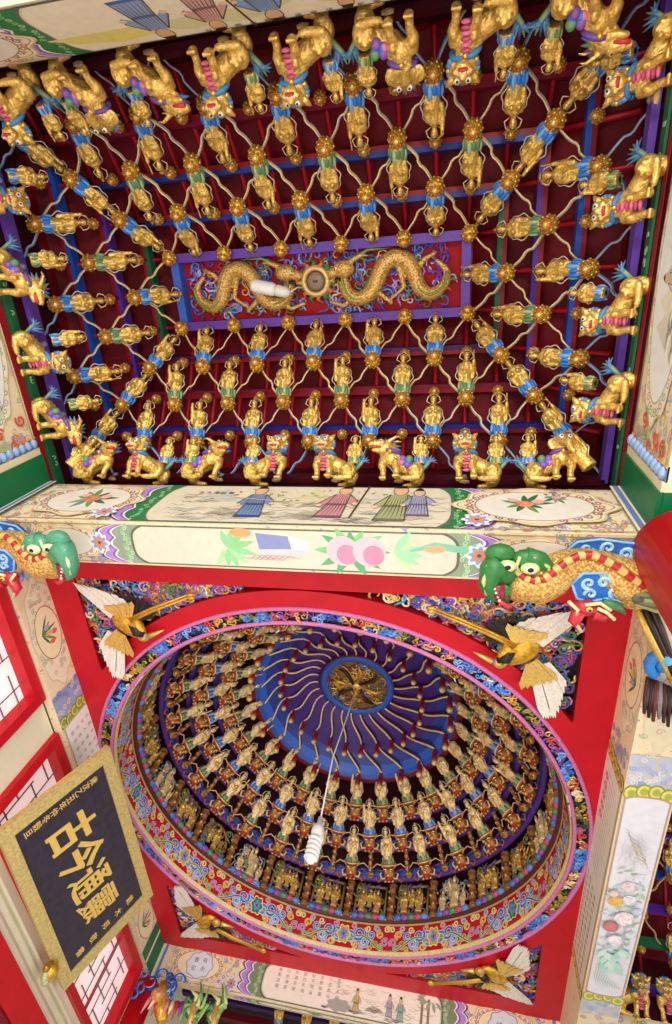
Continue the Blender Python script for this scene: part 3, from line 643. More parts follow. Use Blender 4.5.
# carved corner spandrels and their cranes
SCROLL = [GOLD, C('#D9A94A', .6), BLUE, BLUEL, C('#B86AA8'), C('#E3A0B4'), C('#6A4A9A'), C('#C94A4A'), C('#4E8A5A'), C('#E9C66A', .6), C('#7E5ACB'), C('#F0E2C0')]
def curls(m, P, n, r0, r1, w, pts_fn, h=.02, cols=SCROLL, seg=9):
    for q in range(n):
        c = pts_fn()
        if c is None: continue
        r = r0 + (r1 - r0)*RND.random(); col = RND.choice(cols); a = RND.random()*6.28
        sp = spiral(c, r, a, RND.choice([.8, 1.1, -.8, -1.1]), seg)
        tail = [(2*sp[0][0] - sp[1][0] + r*.25*math.cos(a), 2*sp[0][1] - sp[1][1] + r*.25*math.sin(a))]
        hh = h*(.5 + RND.random()); pp = tail + sp
        m.tube([P(u, v, hh) for u, v in pp], [w*.5] + [w*(1 - .5*i/(seg-1)) for i in range(seg)], col, 5)
CRANE = {}
def crane_poly(mb, F, pts, h0, h1, col): mb.prism(F, pts, h0, h1, col)
def fan(mb, F, root, tips, w, h, col, edge):
    """feathers from a root line to tips, one blade each"""
    for k, (tu, tv) in enumerate(tips):
        ru, rv = root(k/(len(tips) - 1)); dx, dy = tu - ru, tv - rv; L = math.hypot(dx, dy); nx, ny = -dy/L*w, dx/L*w
        p = [(ru - nx*.7, rv - ny*.7), (ru + dx*.8 - nx, rv + dy*.8 - ny), (tu, tv), (ru + dx*.8 + nx, rv + dy*.8 + ny), (ru + nx*.7, rv + ny*.7)]
        hh = h + .004*(k % 3); mb.prism(F, p, hh - .006, hh, col, edge)
def crane(corner, su, sv, label, where):
    """u runs along the long edge, v along the side edge, both from the frame corner"""
    cx, cy = corner; t = thing('crane_relief', label, 'crane', (cx + su*.4, cy + sv*.45, 4.0))
    n = V((0, 0, -1)); F = lambda u, v, h=0: V((cx + su*(.02 + u*1.06), cy + sv*(.02 + v*1.06), 4.005)) + n*h
    def put(name, mb, mat=M_CARVE): o = mb.build(name, mat, t); o.location = -V(t.location); return o
    b = MB(); b.ell(F(.44, .44, .04), (.19, .11, .05), GOLD, Matrix.Rotation(su*sv*.7, 3, 'Z')); b.tube([F(.52, .38, .05), F(.58, .46, .07), F(.60, .52, .08)], [.07, .05, .045], GOLD, 8); b.ell(F(.60, .53, .08), (.06, .055, .04), C('#D9AE52', .7)); put('body', b, M_FIG)
    b = MB(); rt = lambda s: (.30 + .22*s, .36 - .10*s)
    fan(b, F, rt, [(.0 + .028*k, .0 + .006*k) for k in range(8)] + [(.28, .07), (.36, .10), (.43, .14)], .03, .05, C('#EDE9E0'), C('#B9B4AA')); put('wing', b, M_PAINT)['label'] = 'white-tipped wing along the long edge'
    b = MB(); fan(b, F, lambda s: (.50 - .14*s, .34 - .03*s), [(.56 - .05*k, .16 + .012*k) for k in range(7)], .03, .065, GOLD_L, GOLD_D); put('wing_covert', b)['label'] = 'golden feathers of the upper wing'
    b = MB(); fan(b, F, lambda s: (.38 - .04*s, .54 - .05*s), [(.42 - .045*k, .80 - .02*k) for k in range(7)], .03, .065, GOLD_L, GOLD_D); put('wing_covert', b)['label'] = 'golden feathers of the side wing'
    b = MB(); fan(b, F, lambda s: (.36 - .12*s, .56 - .04*s), [(.22 - .018*k, 1.10 - .005*k) for k in range(6)] + [(.11 - .008*k, 1.02 - .07*k) for k in range(5)], .03, .05, C('#EDE9E0'), C('#B9B4AA')); put('wing', b, M_PAINT)['label'] = 'white-tipped wing along the side edge'
    b = MB(); fan(b, F, lambda s: (.50 + .1*s, .36), [(.50 + .25*math.cos(1.0 + k*.22 + PI) , .27 + .20*math.sin(1.0 + k*.22 + PI)) for k in range(12)], .018, .04, C('#171019'), C('#3A3038')); put('tail_fan', b)['label'] = 'black fanned tail'
    b = MB(); b.tube([F(.52, .40, .08), F(.56, .47, .10), F(.62, .50, .09)], [.04, .05, .03], C('#15131F'), 7); b.ell(F(.63, .515, .09), (.02, .02, .02), BLUEL); put('neck', b)['label'] = 'black neck with a pale eye'
    b = MB(); b.tube([F(.66, .52, .08), F(.73, .49, .07), F(.81, .455, .06)], [.03, .02, .005], GOLD_L, 6); put('beak', b)
    for dv in (0, .03): b = MB(); b.tube([F(.48, .36 + dv, .05), F(.75, .22 + dv, .06), F(1.12, .06 + dv, .06)], [.022, .016, .012], GOLD, 6); b.ell(F(1.14, .06 + dv, .06), (.04, .02, .02), GOLD); put('leg', b)
for (cn, su, sv, where) in (((SX0, SY0), 1, 1, 'upper left'), ((SX1, SY0), -1, 1, 'upper right'), ((SX0, SY1), 1, -1, 'lower left'), ((SX1, SY1), -1, -1, 'lower right')):
    m = MB()
    def pick():
        for _ in range(40):
            u, v = 2.2*RND.random(), 1.35*RND.random(); x, y = cn[0] + su*u, cn[1] + sv*v; d = math.hypot(x - CX, y - CY)
            if d > RH + .04 and .03 < u and .03 < v and not (u < .75 and v < 1.0 and RND.random() < .6): return (x, y)
        return None
    P = lambda u, v, h: V((u, v, 4.075 - h*1.6)); curls(m, P, 430, .03, .075, .014, pick)
    o = m.build('spandrel_carving', M_CARVE, loc=(cn[0], cn[1], 4.05)); tag(o, f'openwork scroll carving filling the {where} corner of the red dome frame', 'carving', 'carved corners of the dome frame')
    crane(cn, su, sv, f'white winged golden crane relief in the {where} corner of the dome frame', where)

# ================================================================== DOME
DOME = thing('dome_vault', 'round dome ceiling ringed by a pink rim, with a purple crown', 'dome', (CX, CY, 4.0))
def dpart(name, m, mat, label=None):
    o = m.build(name, mat, DOME); o.location = -V(DOME.location)
    if label: o['label'] = label
    return o
def ring(m, prof, col, n=120):
    rings = [[V((CX + r*math.cos(2*PI*i/n), CY + r*math.sin(2*PI*i/n), z)) for i in range(n)] for r, z in prof]; m.quadstrip(rings, col, caps=False)
PKR = C('#CF78B4')
for r in (RO - .005, RI + .015):
    m = MB(); ring(m, [(r + .019, 4.0), (r + .016, 3.984), (r, 3.977), (r - .016, 3.984), (r - .019, 4.03)], PKR); dpart('pink_rim', m, M_PAINT)
m = MB(); ring(m, [(RO, 4.02), (RI, 4.02)], C('#241A2E'))
def pick():
    t = RND.random()*2*PI; r = RI + .045 + (RO - RI - .09)*RND.random(); return (t*2.6, r)
P = lambda u, v, h: V((CX + v*math.cos(u/2.6), CY + v*math.sin(u/2.6), 4.015 - h))
for q in range(96):     # alternating colour zones round the band
    t0 = q/96*2*PI*2.6; cols = [[BLUE, BLUEL, C('#8FB6EE'), C('#6A4A9A')], [GOLD, C('#E9C66A', .6), C('#F0E2C0'), C('#C94A4A')], [C('#5E7A34'), C('#A9A04A', .3), GOLD, C('#2F4A2A')], [C('#7E5ACB'), C('#B86AA8'), GOLD_L, C('#C94A4A')]][(q//2) % 4]
    curls(m, P, 9, .02, .042, .010, lambda: (t0 + 2.6*2*PI/96*RND.random(), RI + .04 + (RO - RI - .08)*RND.random()), .012, cols, 8)
for q in range(14):
    t = 2*PI*q/14; curls(m, P, 14, .02, .04, .013, lambda: (2.6*(t + .09*RND.random()), RI + .04 + (RO - RI - .08)*RND.random()), .016, [C('#3F86DA'), C('#5FA6F0'), C('#2F6FD0')], 8)
dpart('carved_band', m, M_CARVE, 'band of blue, gold and pink scroll carving between two pink rims')
# red frieze wall with cloud scrolls
ZF0, ZF1, RF = 4.0, 4.355, 2.49
m = MB(); ring(m, [(RF + .01, ZF0 - .0), (RF, ZF0 + .02), (RF - .004, ZF0 + .04)], C('#D9C88A')); ring(m, [(RF, ZF0 + .038), (RF, ZF1)], C('#C01022')); ring(m, [(RF - .01, ZF1 - .02), (RF - .02, ZF1 - .005), (RF - .01, ZF1 + .01), (RF + .02, ZF1 + .012)], C('#B89A5A')); ring(m, [(RF + .01, ZF1), (RF - .06, ZF1 + .004), (RF - .06, ZF1 + .02)], C('#4E0A14'))
PF = lambda u, v, h=0: V((CX + (RF - h)*math.cos(u/RF), CY + (RF - h)*math.sin(u/RF), ZF0 + v))
pf = Paint(PF, eps=.0008); pf.h = .006
NF = 26; PAN = [2*PI*k/NF for k in range(NF)]
def facing_viewer(t, m=0): return seen((CX + RF*math.cos(t), CY + RF*math.sin(t), 4.25), .02)
for k in range(13):
    t = 2*PI*k/13 + PI/2
    if not seen((CX + RF*math.cos(t), CY + RF*math.sin(t), 4.2), .03): continue
    u = t*RF; h0 = pf.h
    for s in (1, -1):
        for dx, dy, r, col, w in ((.09, .17, .075, C('#3F8FE0'), .034), (.20, .22, .068, C('#2F6FD0'), .03), (.28, .13, .055, C('#6FB2F0'), .026), (.36, .22, .05, C('#4A8ADA'), .022), (.42, .12, .045, GOLD_L, .018), (.48, .23, .045, C('#E3B24A'), .018), (.55, .14, .045, C('#B86AC8'), .018), (.15, .09, .045, C('#E9C24A'), .016), (.50, .08, .036, C('#5DAE6A'), .016), (.31, .29, .036, C('#F0D890'), .014), (.12, .30, .035, C('#D98AB8'), .014), (.24, .07, .035, C('#C9A0D8'), .014), (.43, .30, .035, C('#8FB6EE'), .014), (.57, .29, .035, C('#F0D890'), .014), (.36, .07, .03, C('#E3B24A'), .012)):
            a0 = (0 if s > 0 else PI) + .5 + dx*9; pf.curl(u + s*dx, dy, r*1.15, WHITE if w > .02 else C('#F3E5B0'), w*1.35, a0, 1.35, s); pf.curl(u + s*dx, dy, r*1.15, col, w*.95, a0, 1.35, s)
        pf.stroke([(u + s*(.05 + .55*j/10), .12 + .08*math.sin(j/10*PI*1.6)) for j in range(11)], .03, C('#F0DFA0')); pf.stroke([(u + s*(.05 + .55*j/10), .12 + .08*math.sin(j/10*PI*1.6)) for j in range(11)], .017, BLUE if k % 2 else C('#3E8A4A'))
    pf.p(lobed(u, .19, .085, .11, 6, .14, 40), C('#F0DFA0')); pf.p(lobed(u, .19, .07, .095, 6, .14, 40), C('#3E7A3A') if k % 2 else C('#D9A83A')); pf.p(lobed(u, .19, .045, .06, 5, .2, 30), BLUEL); pf.p(ellipse(u, .19, .018, .022, 10), RED)
    pf.h = .004
m.v, off = m.v + pf.m.v, len(m.v); m.f += [tuple(i + off for i in f) for f in pf.m.f]; m.c += pf.m.c; m.sm += pf.m.sm
dpart('frieze', m, M_PAINT, 'red frieze with blue and gold cloud scrolls')
# dark shell and tier rings
TIER = [(2.22, 4.86), (1.96, 5.10), (1.70, 5.36), (1.42, 5.62)]
m = MB(); ring(m, [(2.5, 4.43), (2.62, 4.9), (2.5, 5.2), (2.25, 5.5), (1.95, 5.75), (1.55, 5.98), (1.4, 5.95)], C('#3A0712')); dpart('shell', m, M_DARK)
for k, (r, z) in enumerate(TIER[:3]):
    m = MB(); rr, zz = r + .12, z + .02
    ring(m, [(rr + .05, zz - .04), (rr, zz - .05), (rr - .01, zz + .01)], C('#4A2A86')); ring(m, [(rr - .01, zz + .01), (rr - .015, zz + .05)], C('#2F6FD8')); ring(m, [(rr - .015, zz + .05), (rr - .02, zz + .085), (rr + .02, zz + .10)], C('#5AA0F0'))
    dpart('tier_ring', m, M_PAINT, 'blue and purple ring beam')
# crown: blue ring, purple cone, medallion
m = MB(); ring(m, [(1.46, 5.66), (1.38, 5.66), (1.34, 5.70), (1.27, 5.80), (1.12, 5.875)], [C('#6A0C16'), C('#2450B4'), C('#2A62CC'), C('#1E3C9A')]); dpart('blue_ring', m, M_PAINT)
m = MB(); ring(m, [(1.13, 5.87), (.8, 6.0), (.5, 6.12)], [C('#3B1F7E'), C('#472080')]); dpart('crown_cone', m, M_PAINT, 'purple cone of the crown')
ZM = 6.06
m = MB(); ring(m, [(.53, ZM + .05), (.53, ZM - .02), (.50, ZM - .04), (.43, ZM - .03), (.42, ZM)], [C('#7A0E18'), C('#234FA8'), C('#2A5CC0'), C('#1B3F92')]); dpart('medallion_rim', m, M_PAINT)
m = MB(); ring(m, [(.43, ZM), (.2, ZM - .01), (.005, ZM - .01)], C('#8A6636', .3)); P = lambda u, v, h: V((u, v, ZM - .012 - h))
def pick():
    a, r = RND.random()*6.28, .40*math.sqrt(RND.random()); return (CX + r*math.cos(a), CY + r*math.sin(a))
curls(m, P, 120, .03, .07, .011, pick, .012, [GOLD, GOLD_L, C('#E9C66A', .6), GOLD_D, C('#8C3A3A'), C('#6A7AB8'), C('#4E7A4A')])
for q in range(8): a = q*PI/4; m.tube([P(CX + .06*math.cos(a), CY + .06*math.sin(a), .02), P(CX + .28*math.cos(a + .3), CY + .28*math.sin(a + .3), .03), P(CX + .38*math.cos(a + .1), CY + .38*math.sin(a + .1), .02)], [.02, .03, .008], C('#2A1A16') if q % 2 else GOLD, 6)
m.ell(P(CX, CY, .02), (.07, .07, .035), GOLD_L); dpart('medallion', m, M_CARVE, 'gilded dragon medallion at the crown')
NS = 26; SW = -.42
def crown_xyz(r, t):
    z = 5.80 + (1.30 - r)/.25*.12 if r > 1.05 else 5.92 + (1.05 - r)/.55*.2
    return V((CX - .05 + r*math.cos(t), CY + r*math.sin(t), z - .05))
ks = MB(); ks.ell((0, 0, -.19), .036, C('#E6C27A', .5)); ks.lathe([(.016, -.17), (.034, -.15), (.034, -.10), (.02, -.09), (.03, -.06), (.03, -.01), (.014, 0)], C('#A01420'), n=10)
KNOB_ME = mesh_of(ks, 'drop_knob', M_CARVE)
for k in range(NS):
    t0 = 2*PI*k/NS; m = MB(); pts = []
    for i in range(15):
        s = i/14; r = .52 + .86*s; t = t0 + SW*s + .035*math.sin(s*PI*4); pts.append(crown_xyz(r, t) + V((0, 0, .02*math.sin(s*PI*4))))
    m.tube(pts, .013, C('#E7CF9C', .3), 6); m.tube([p + V((0, 0, .028)) for p in pts], .020, C('#5A0C1E'), 4); o = dpart('spiral_rib', m, M_CARVE)
    for r in (.98, 1.36):
        s = (r - .52)/.86; q = crown_xyz(r, t0 + SW*s); kb = obj('drop_knob', KNOB_ME, o); kb.location = q
        kb.scale = (1.15,)*3 if r > 1.2 else (1, 1, 1)

# ================================================================== FIGURINES
def skin(col, vox, fn, name, mat=None, smooth=3):
    m = MB(); fn(m); return organic(m, name, mat or M_FIG, col, vox, smooth)
def fig_body(pose):
    """robed immortal, 1 unit tall, standing on z=0, front towards -y"""
    def fn(m):
        m.tube([(0, 0, .06), (0, 0, .14), (0, 0, .30), (0, .0, .48), (0, .01, .60), (0, .01, .70), (0, 0, .76)], [.15, .145, .115, .098, .125, .115, .05], GOLD, 12)
        for k in range(7):      # robe folds and hem
            a = -PI/2 + (k - 3)*.42; m.tube([(.15*math.cos(a), .15*math.sin(a), .05), (.128*math.cos(a + .1), .128*math.sin(a + .1), .3), (.11*math.cos(a), .11*math.sin(a), .52)], [.026, .022, .012], GOLD, 5)
        m.tube([(0, 0, .74), (0, -.005, .80)], [.045, .045], GOLD, 8); m.ell((0, -.012, .862), (.078, .082, .092), GOLD, nu=12, nv=9); m.ell((0, -.085, .852), (.014, .02, .02), GOLD)
        m.ell((-.068, 0, .855), (.014, .02, .03), GOLD); m.ell((.068, 0, .855), (.014, .02, .03), GOLD)
        A = {0: (((.12, .0, .67), (.165, -.05, .52), (.06, -.15, .56)), ((-.12, 0, .67), (-.165, -.05, .52), (-.06, -.15, .56))),
             1: (((.12, .0, .67), (.18, -.04, .56), (.17, -.13, .70)), ((-.12, 0, .67), (-.165, -.06, .5), (-.04, -.15, .46))),
             2: (((.12, .0, .67), (.17, -.03, .5), (.13, -.13, .40)), ((-.12, 0, .67), (-.18, -.03, .58), (-.16, -.11, .78)))}[pose]
        for a, b, c in A:
            m.tube([a, b, c], [.06, .055, .05], GOLD, 8); m.ell(c, (.04, .04, .045), GOLD)
            m.tube([b, (b[0]*.9, b[1] - .03, b[2] - .22)], [.06, .035], GOLD, 6)
        if pose == 0: m.ell((0, .01, .95), (.045, .05, .05), GOLD); m.ell((0, .0, 1.0), (.03, .03, .03), GOLD)
        if pose == 1: m.box((0, 0, .955), (.13, .10, .06), GOLD); m.ell((0, .02, .99), (.06, .05, .03), GOLD); m.tube([(.17, -.14, .42), (.17, -.14, .94)], .02, GOLD, 6)
        if pose == 2: m.ell((0, .02, .94), (.06, .06, .05), GOLD); m.ell((0, .03, 1.0), (.03, .03, .04), GOLD); m.ell((-.16, -.11, .83), (.05, .03, .06), GOLD)
        m.tube([(-.1, -.1, .46), (0, -.125, .42), (.1, -.1, .46)], .025, GOLD, 5); m.tube([(0, -.125, .42), (.01, -.14, .2)], [.03, .02], GOLD, 5)
    return fn
FIG = [skin(C('#EBC468', 1), .022, fig_body(p), 'robe_body') for p in range(3)]
FIGB = []
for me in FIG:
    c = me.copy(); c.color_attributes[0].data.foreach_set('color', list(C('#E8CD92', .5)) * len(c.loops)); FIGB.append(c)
def sash_me(col, lite):
    m = MB()
    for k in range(11):
        a = 2*PI*k/11; r = .145; m.ell((r*math.cos(a), r*math.sin(a)*.95, .17 + .03*math.sin(k*2.3)), (.042, .046, .10 + .03*(k % 2)), col if k % 3 else lite, nu=7, nv=5)
    m.lathe([(.13, .06), (.16, .11), (.15, .22), (.12, .29)], col, n=12)
    return mesh_of(m, 'sash', M_PAINT)
SASH = {'blue': sash_me(C('#2A7BDC'), C('#6FB2F2')), 'green': sash_me(C('#5E8A62'), C('#A9BE8E'))}
def ribbon_me():
    m = MB()
    for s in (1, -1):
        m.tube([(s*(.13 + .09*math.sin(PI*k/14)**.8 + .018*math.sin(k*.9)), .03 - .006*k, .70 - .032*k) for k in range(15)], [.006 + .007*math.sin(PI*k/14) for k in range(15)], C('#D9D2C4', .2), 5)
        m.tube([(s*.06, .05, .80), (s*.15, .05, .86), (s*.12, .05, .96), (s*.03, .05, 1.02)], [.008, .012, .012, .008], C('#E8D9A8', .3), 5)
    return mesh_of(m, 'ribbon', M_PAINT)
RIBBON = ribbon_me()
def face_me():
    m = MB()
    for s in (-1, 1): m.ell((s*.025, -.078, .868), (.012, .008, .008), BLACK, nu=6, nv=4)
    m.ell((0, -.074, .822), (.016, .01, .007), C('#A5342E'), nu=6, nv=4); m.tube([(-.05, -.06, .91), (0, -.078, .925), (.05, -.06, .91)], .010, C('#2A1A12'), 5)
    return mesh_of(m, 'face', M_PAINT)
FACE = face_me()
def knob_me(r, name, stem):
    m = MB(); m.ell((0, 0, 0), (r, r, r), GOLD, nu=16, nv=10)
    for lat, n in ((0, 10), (.6, 8), (-.6, 8), (1.1, 5), (-1.1, 5)):
        for k in range(n):
            a = 2*PI*(k + .5*(lat > 0))/n; d = V((math.cos(lat)*math.cos(a), math.cos(lat)*math.sin(a), math.sin(lat))); m.ell(d*r*.95, (r*.17,)*3, GOLD_L if k % 2 else C('#D9A040', .8), nu=6, nv=4)
    for k in range(8): a = 2*PI*k/8; m.ell((r*.55*math.cos(a), -r*.86, r*.55*math.sin(a)), (r*.2,)*3, C('#B8702E', .5), nu=6, nv=4)
    m.ell((0, -r*.95, 0), (r*.36, r*.22, r*.36), GOLD_L, nu=9, nv=6)
    if stem: m.tube([(0, r*.6, r*.4), (0, r*2.2, r*1.6)], [r*.42, r*.34], C('#A01626'), 8)
    return mesh_of(m, name, M_CARVE)
KNOB_B = knob_me(.172, 'lotus_knob', True); KNOB_S = knob_me(.05, 'gilded_knob', True)

def slope_frame(inward, rise, sc, loc):
    """local +z runs up the slope, local -y faces down into the room"""
    i = V(inward).normalized(); a = math.atan(rise); U = i*math.cos(a) + V((0, 0, 1))*math.sin(a); F = i*math.sin(a) - V((0, 0, 1))*math.cos(a)
    y = -F; x = y.cross(U); return mat_from(x, y, U, loc, sc)

# ---------------------------------------------------------------- rectangular ceiling
K = .295
GX = lambda i: (-9.778 + i)*K + .02 + (.13 if i <= -4 else 0)
GY = lambda j: (-.6033 + 1.1588*j)*K
TZ = {0: 4.80, 1: 5.035, 2: 5.277, 3: 5.464, 4: 5.715}
def node(i, j):
    t = 4 - max(0 - i, i - 10, 0 - j, j - 2, 0); return V((GX(i), GY(j), TZ[t])), t
VLT = thing('coffered_vault', 'rectangular stepped ceiling of dark red coffers crossed by red, blue and purple bars', 'ceiling', (GX(5), GY(1), 4.4))
def vpart(name, m, mat, label=None):
    o = m.build(name, mat, VLT); o.location = -V(VLT.location)
    if label: o['label'] = label
    return o
def corners(t, dz=0, out=0):
    e = 4 - t; x0, x1, y0, y1 = GX(-e) - out, GX(10 + e) + out, GY(-e) - out, GY(2 + e) + out; z = TZ[t] + dz
    return [V((x0, y0, z)), V((x1, y0, z)), V((x1, y1, z)), V((x0, y1, z))]
for s, nm in enumerate(('upper', 'right', 'lower', 'left')):
    m = MB()
    for t in range(4):
        # stepped recess: riser then sloping board
        a, b = corners(t, .42, .02), corners(t + 1, .42, .02); p, q = a[s], a[(s+1) % 4]; p2, q2 = b[s], b[(s+1) % 4]
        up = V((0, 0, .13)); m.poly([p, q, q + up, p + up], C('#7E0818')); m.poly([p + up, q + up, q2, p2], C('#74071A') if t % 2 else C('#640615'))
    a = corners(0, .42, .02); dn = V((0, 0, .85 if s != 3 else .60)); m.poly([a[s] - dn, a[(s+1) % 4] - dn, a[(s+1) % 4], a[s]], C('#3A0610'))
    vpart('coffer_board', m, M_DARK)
SIDE_IN = {0: V((0, 1, 0)), 1: V((-1, 0, 0)), 2: V((0, -1, 0)), 3: V((1, 0, 0))}
BARC = {0: C('#6A45B4'), 1: C('#1F57C6'), 2: C('#5B34A6'), 3: C('#1E6A4A'), 4: C('#5A2FA0')}
def bar(p, q, w, h, face_col, inward, under=C('#9A1022'), shift=0):
    """beam from p to q: painted on the face towards the middle, red below"""
    m = MB(); d = (q - p); L = d.length; x = d.normalized(); z = V((0, 0, 1)); y = z.cross(x); M = Matrix((x, y, z)).transposed()
    c = (p + q)/2; m.box(c + inward*w*.28, (L, w*.56, h), face_col, M); m.box(c - inward*w*.25, (L, w*.5, h*.96), under, M); return m
for t in range(1, 5):
    cs = corners(t, .36)
    for s in range(4):
        fc = BARC[t]
        if s in (0, 2): fc = {1: C('#7E1030'), 2: C('#22409E'), 3: C('#22409E'), 4: C('#7E1030')}[t] if s == 0 else {1: C('#2A2A80'), 2: C('#7E1030'), 3: C('#4A1A60'), 4: C('#7E1030')}[t]
        vpart('tier_bar', bar(cs[s], cs[(s+1) % 4], .08, .11, fc, SIDE_IN[s]), M_LACQ)
for col, dz, out, h, w in ((C('#1F6B42'), -.20, .03, .09, .05), (C('#6A45B4'), .03, -.015, .12, .05), (C('#A01626'), -.32, .045, .08, .05)):
    cs = corners(0, dz, out)
    for s in range(4):
        cc = col if s in (1, 3) else C('#4A0A1C'); vpart('rim_bar', bar(cs[s], cs[(s+1) % 4], w, h, cc, SIDE_IN[s], cc), M_LACQ)
m = MB()
for q in range(90):     # green scroll strokes on the rim
    a = q/90; s = q % 4
    p0, p1 = corners(0, -.20, .003)[s], corners(0, -.20, .003)[(s+1) % 4]; f = p0.lerp(p1, RND.random()); ang = RND.random()*6
    d = (p1 - p0).normalized(); m.tube([f + d*(.03*(1-k/6)*math.cos(ang + k)) + V((0, 0, .03*(1-k/6)*math.sin(ang + k))) + SIDE_IN[s]*.0 for k in range(7)], .006, C('#A9CFA0'), 4)
vpart('rim_scrolls', m, M_PAINT)['kind'] = 'stuff'
m = MB()                # slats behind the left rim, light through their gaps painted pink
for q in range(26): m.box((-4.07, -1.4 + q*.122, 4.64), (.19, .062, .03), C('#F4A9B6') if q % 2 else C('#6A1626'))
vpart('slat_screen', m, M_PAINT, 'dark red slats behind the left rim, light in the gaps painted pink')
def ribline(i, j, s):
    """square rib climbing the slope from the rim to the panel at one column or row"""
    pts = []
    for t in range(0, 5):
        e = 4 - t
        if s == 0: p = V((GX(i), GY(-e), TZ[t] + .37))
        elif s == 2: p = V((GX(i), GY(2 + e), TZ[t] + .37))
        elif s == 3: p = V((GX(-e), GY(j), TZ[t] + .37))
        else: p = V((GX(10 + e), GY(j), TZ[t] + .37))
        lo = -e if s in (0, 2) else -e; hi = 10 + e if s in (0, 2) else 2 + e; v = i if s in (0, 2) else j
        if lo <= v <= hi: pts.append(p)
    return pts
for s in range(4):
    rng = range(-3, 14) if s in (0, 2) else range(-3, 6)
    for v in rng:
        pts = ribline(v, v, s)
        if len(pts) < 2: continue
        m = MB(); m.tube(pts, .027, [C('#A81424')]*9, 4, caps=True)
        vpart('rib', m, M_LACQ)
        # crescent nose at the foot of the rib
        p = pts[0] + V((0, 0, -.33)); 
m = MB()
noses = []
for s in range(4):
    for v in (range(-2, 13, 2) if s in (0, 2) else range(-2, 5, 2)):
        p, t = node(v, -4) if s == 0 else node(v, 6) if s == 2 else node(14, v) if s == 1 else node(-4, v)
        noses.append((p, s))
for p, s in noses:
    n = MB(); i = SIDE_IN[s]; tg = V((0, 0, 1)).cross(i)
    n.tube([p + i*.02 + tg*(.075*math.sin(a)) + V((0, 0, .05 - .07*math.cos(a))) for a in (-1.4 + .28*k for k in range(11))], [.004 + .022*math.sin(PI*k/10) for k in range(11)], C('#EFC98A'), 6)
    n.tube([p + i*.03 + tg*(.045*math.sin(a)) + V((0, 0, .06 - .045*math.cos(a))) for a in (-1.4 + .28*k for k in range(11))], [.004 + .016*math.sin(PI*k/10) for k in range(11)], C('#E07A3A'), 6)
    n.ell(p + i*.03 + V((0, 0, .05)), (.03, .03, .03), C('#6FA8E0')); vpart('crescent_nose', n, M_PAINT)

# figurines with their lotus knob and braces, knobs between them
FS = .43
def brace_me(d, cols):
    """wavy arm from a knob to the knob diagonally above, given in the figurine frame"""
    m = MB(); L = d.length; x = d.normalized(); sd = x.cross(V((0, 1, 0))).normalized(); pts = []; rd = []
    for k in range(17):
        s = k/16; off = .10*math.sin(s*PI)*(1 if s < .5 else .55) - .06*math.exp(-((s - .55)/.08)**2); pts.append(d*s + sd*off*L*.55 + V((0, .30*math.sin(PI*s)*.3 + .10, 0))); rd.append(.022 - .006*s)
    for o, c, w_ in ((0, cols[0], 1), (.024, cols[1], .6)): m.tube([p + V((0, o*.9, 0)) + sd*o for p in pts], [r*w_ for r in rd], c, 5)
    return mesh_of(m, 'brace', M_PAINT)
def place_fig(i, j, label, group, s, kk):
    p, t = node(i, j)
    if s < 4: inn = SIDE_IN[s]
    else: inn = V((GX(min(max(i, 0), 10)), GY(min(max(j, 0), 2)), 0)) - V((p.x, p.y, 0))
    rise = {1: .66, 2: .56, 3: .70}[t]; M = slope_frame(inn, rise, FS, p)
    sash = 'green' if t == 2 and s < 4 else 'blue'
    r = thing('immortal_figurine', label, 'figurine', p, group); r.matrix_world = M
    o = obj('robe_body', FIG[kk % 3], r); o.scale = (.88, .95, 1.03); obj('sash', SASH[sash], r); obj('ribbon', RIBBON, r); o = obj('face', FACE, r); o.scale = (.88, .95, 1.03)
    kb = obj('lotus_knob', KNOB_B, r); kb.location = (0, 0, -.06)
    # braces climb to the two diagonal knobs one tier up (or to the panel edge)
    Mi = M.inverted()
    ups = []
    for di in (-1, 1):
        for dj in (-1, 1):
            q, tq = node(i + di, j + dj)
            if tq == t + 1: ups.append(q)
            elif t == 1 and tq == 0 and 0: ups.append(q)
    cols = (C('#F0DCA6'), C('#CDB272')) if t > 1 else (C('#E9D8AC'), C('#A9ACA4'))
    for q in ups: obj('brace', brace_me(Mi @ q, cols), r)
    if t == 1:      # blue-grey arms down to the rim
        for di in (-1, 1):
            for dj in (-1, 1):
                q, tq = node(i + di, j + dj)
                if tq == 0: obj('brace', brace_me(Mi @ (q + V((0, 0, .0))), (C('#9FB2D2'), C('#4E79B8'))), r)
    return r
SIDEN = {0: 'top', 1: 'right', 2: 'bottom', 3: 'left'}
TIERN = {1: 'outermost', 2: 'middle', 3: 'innermost'}
kk = 0
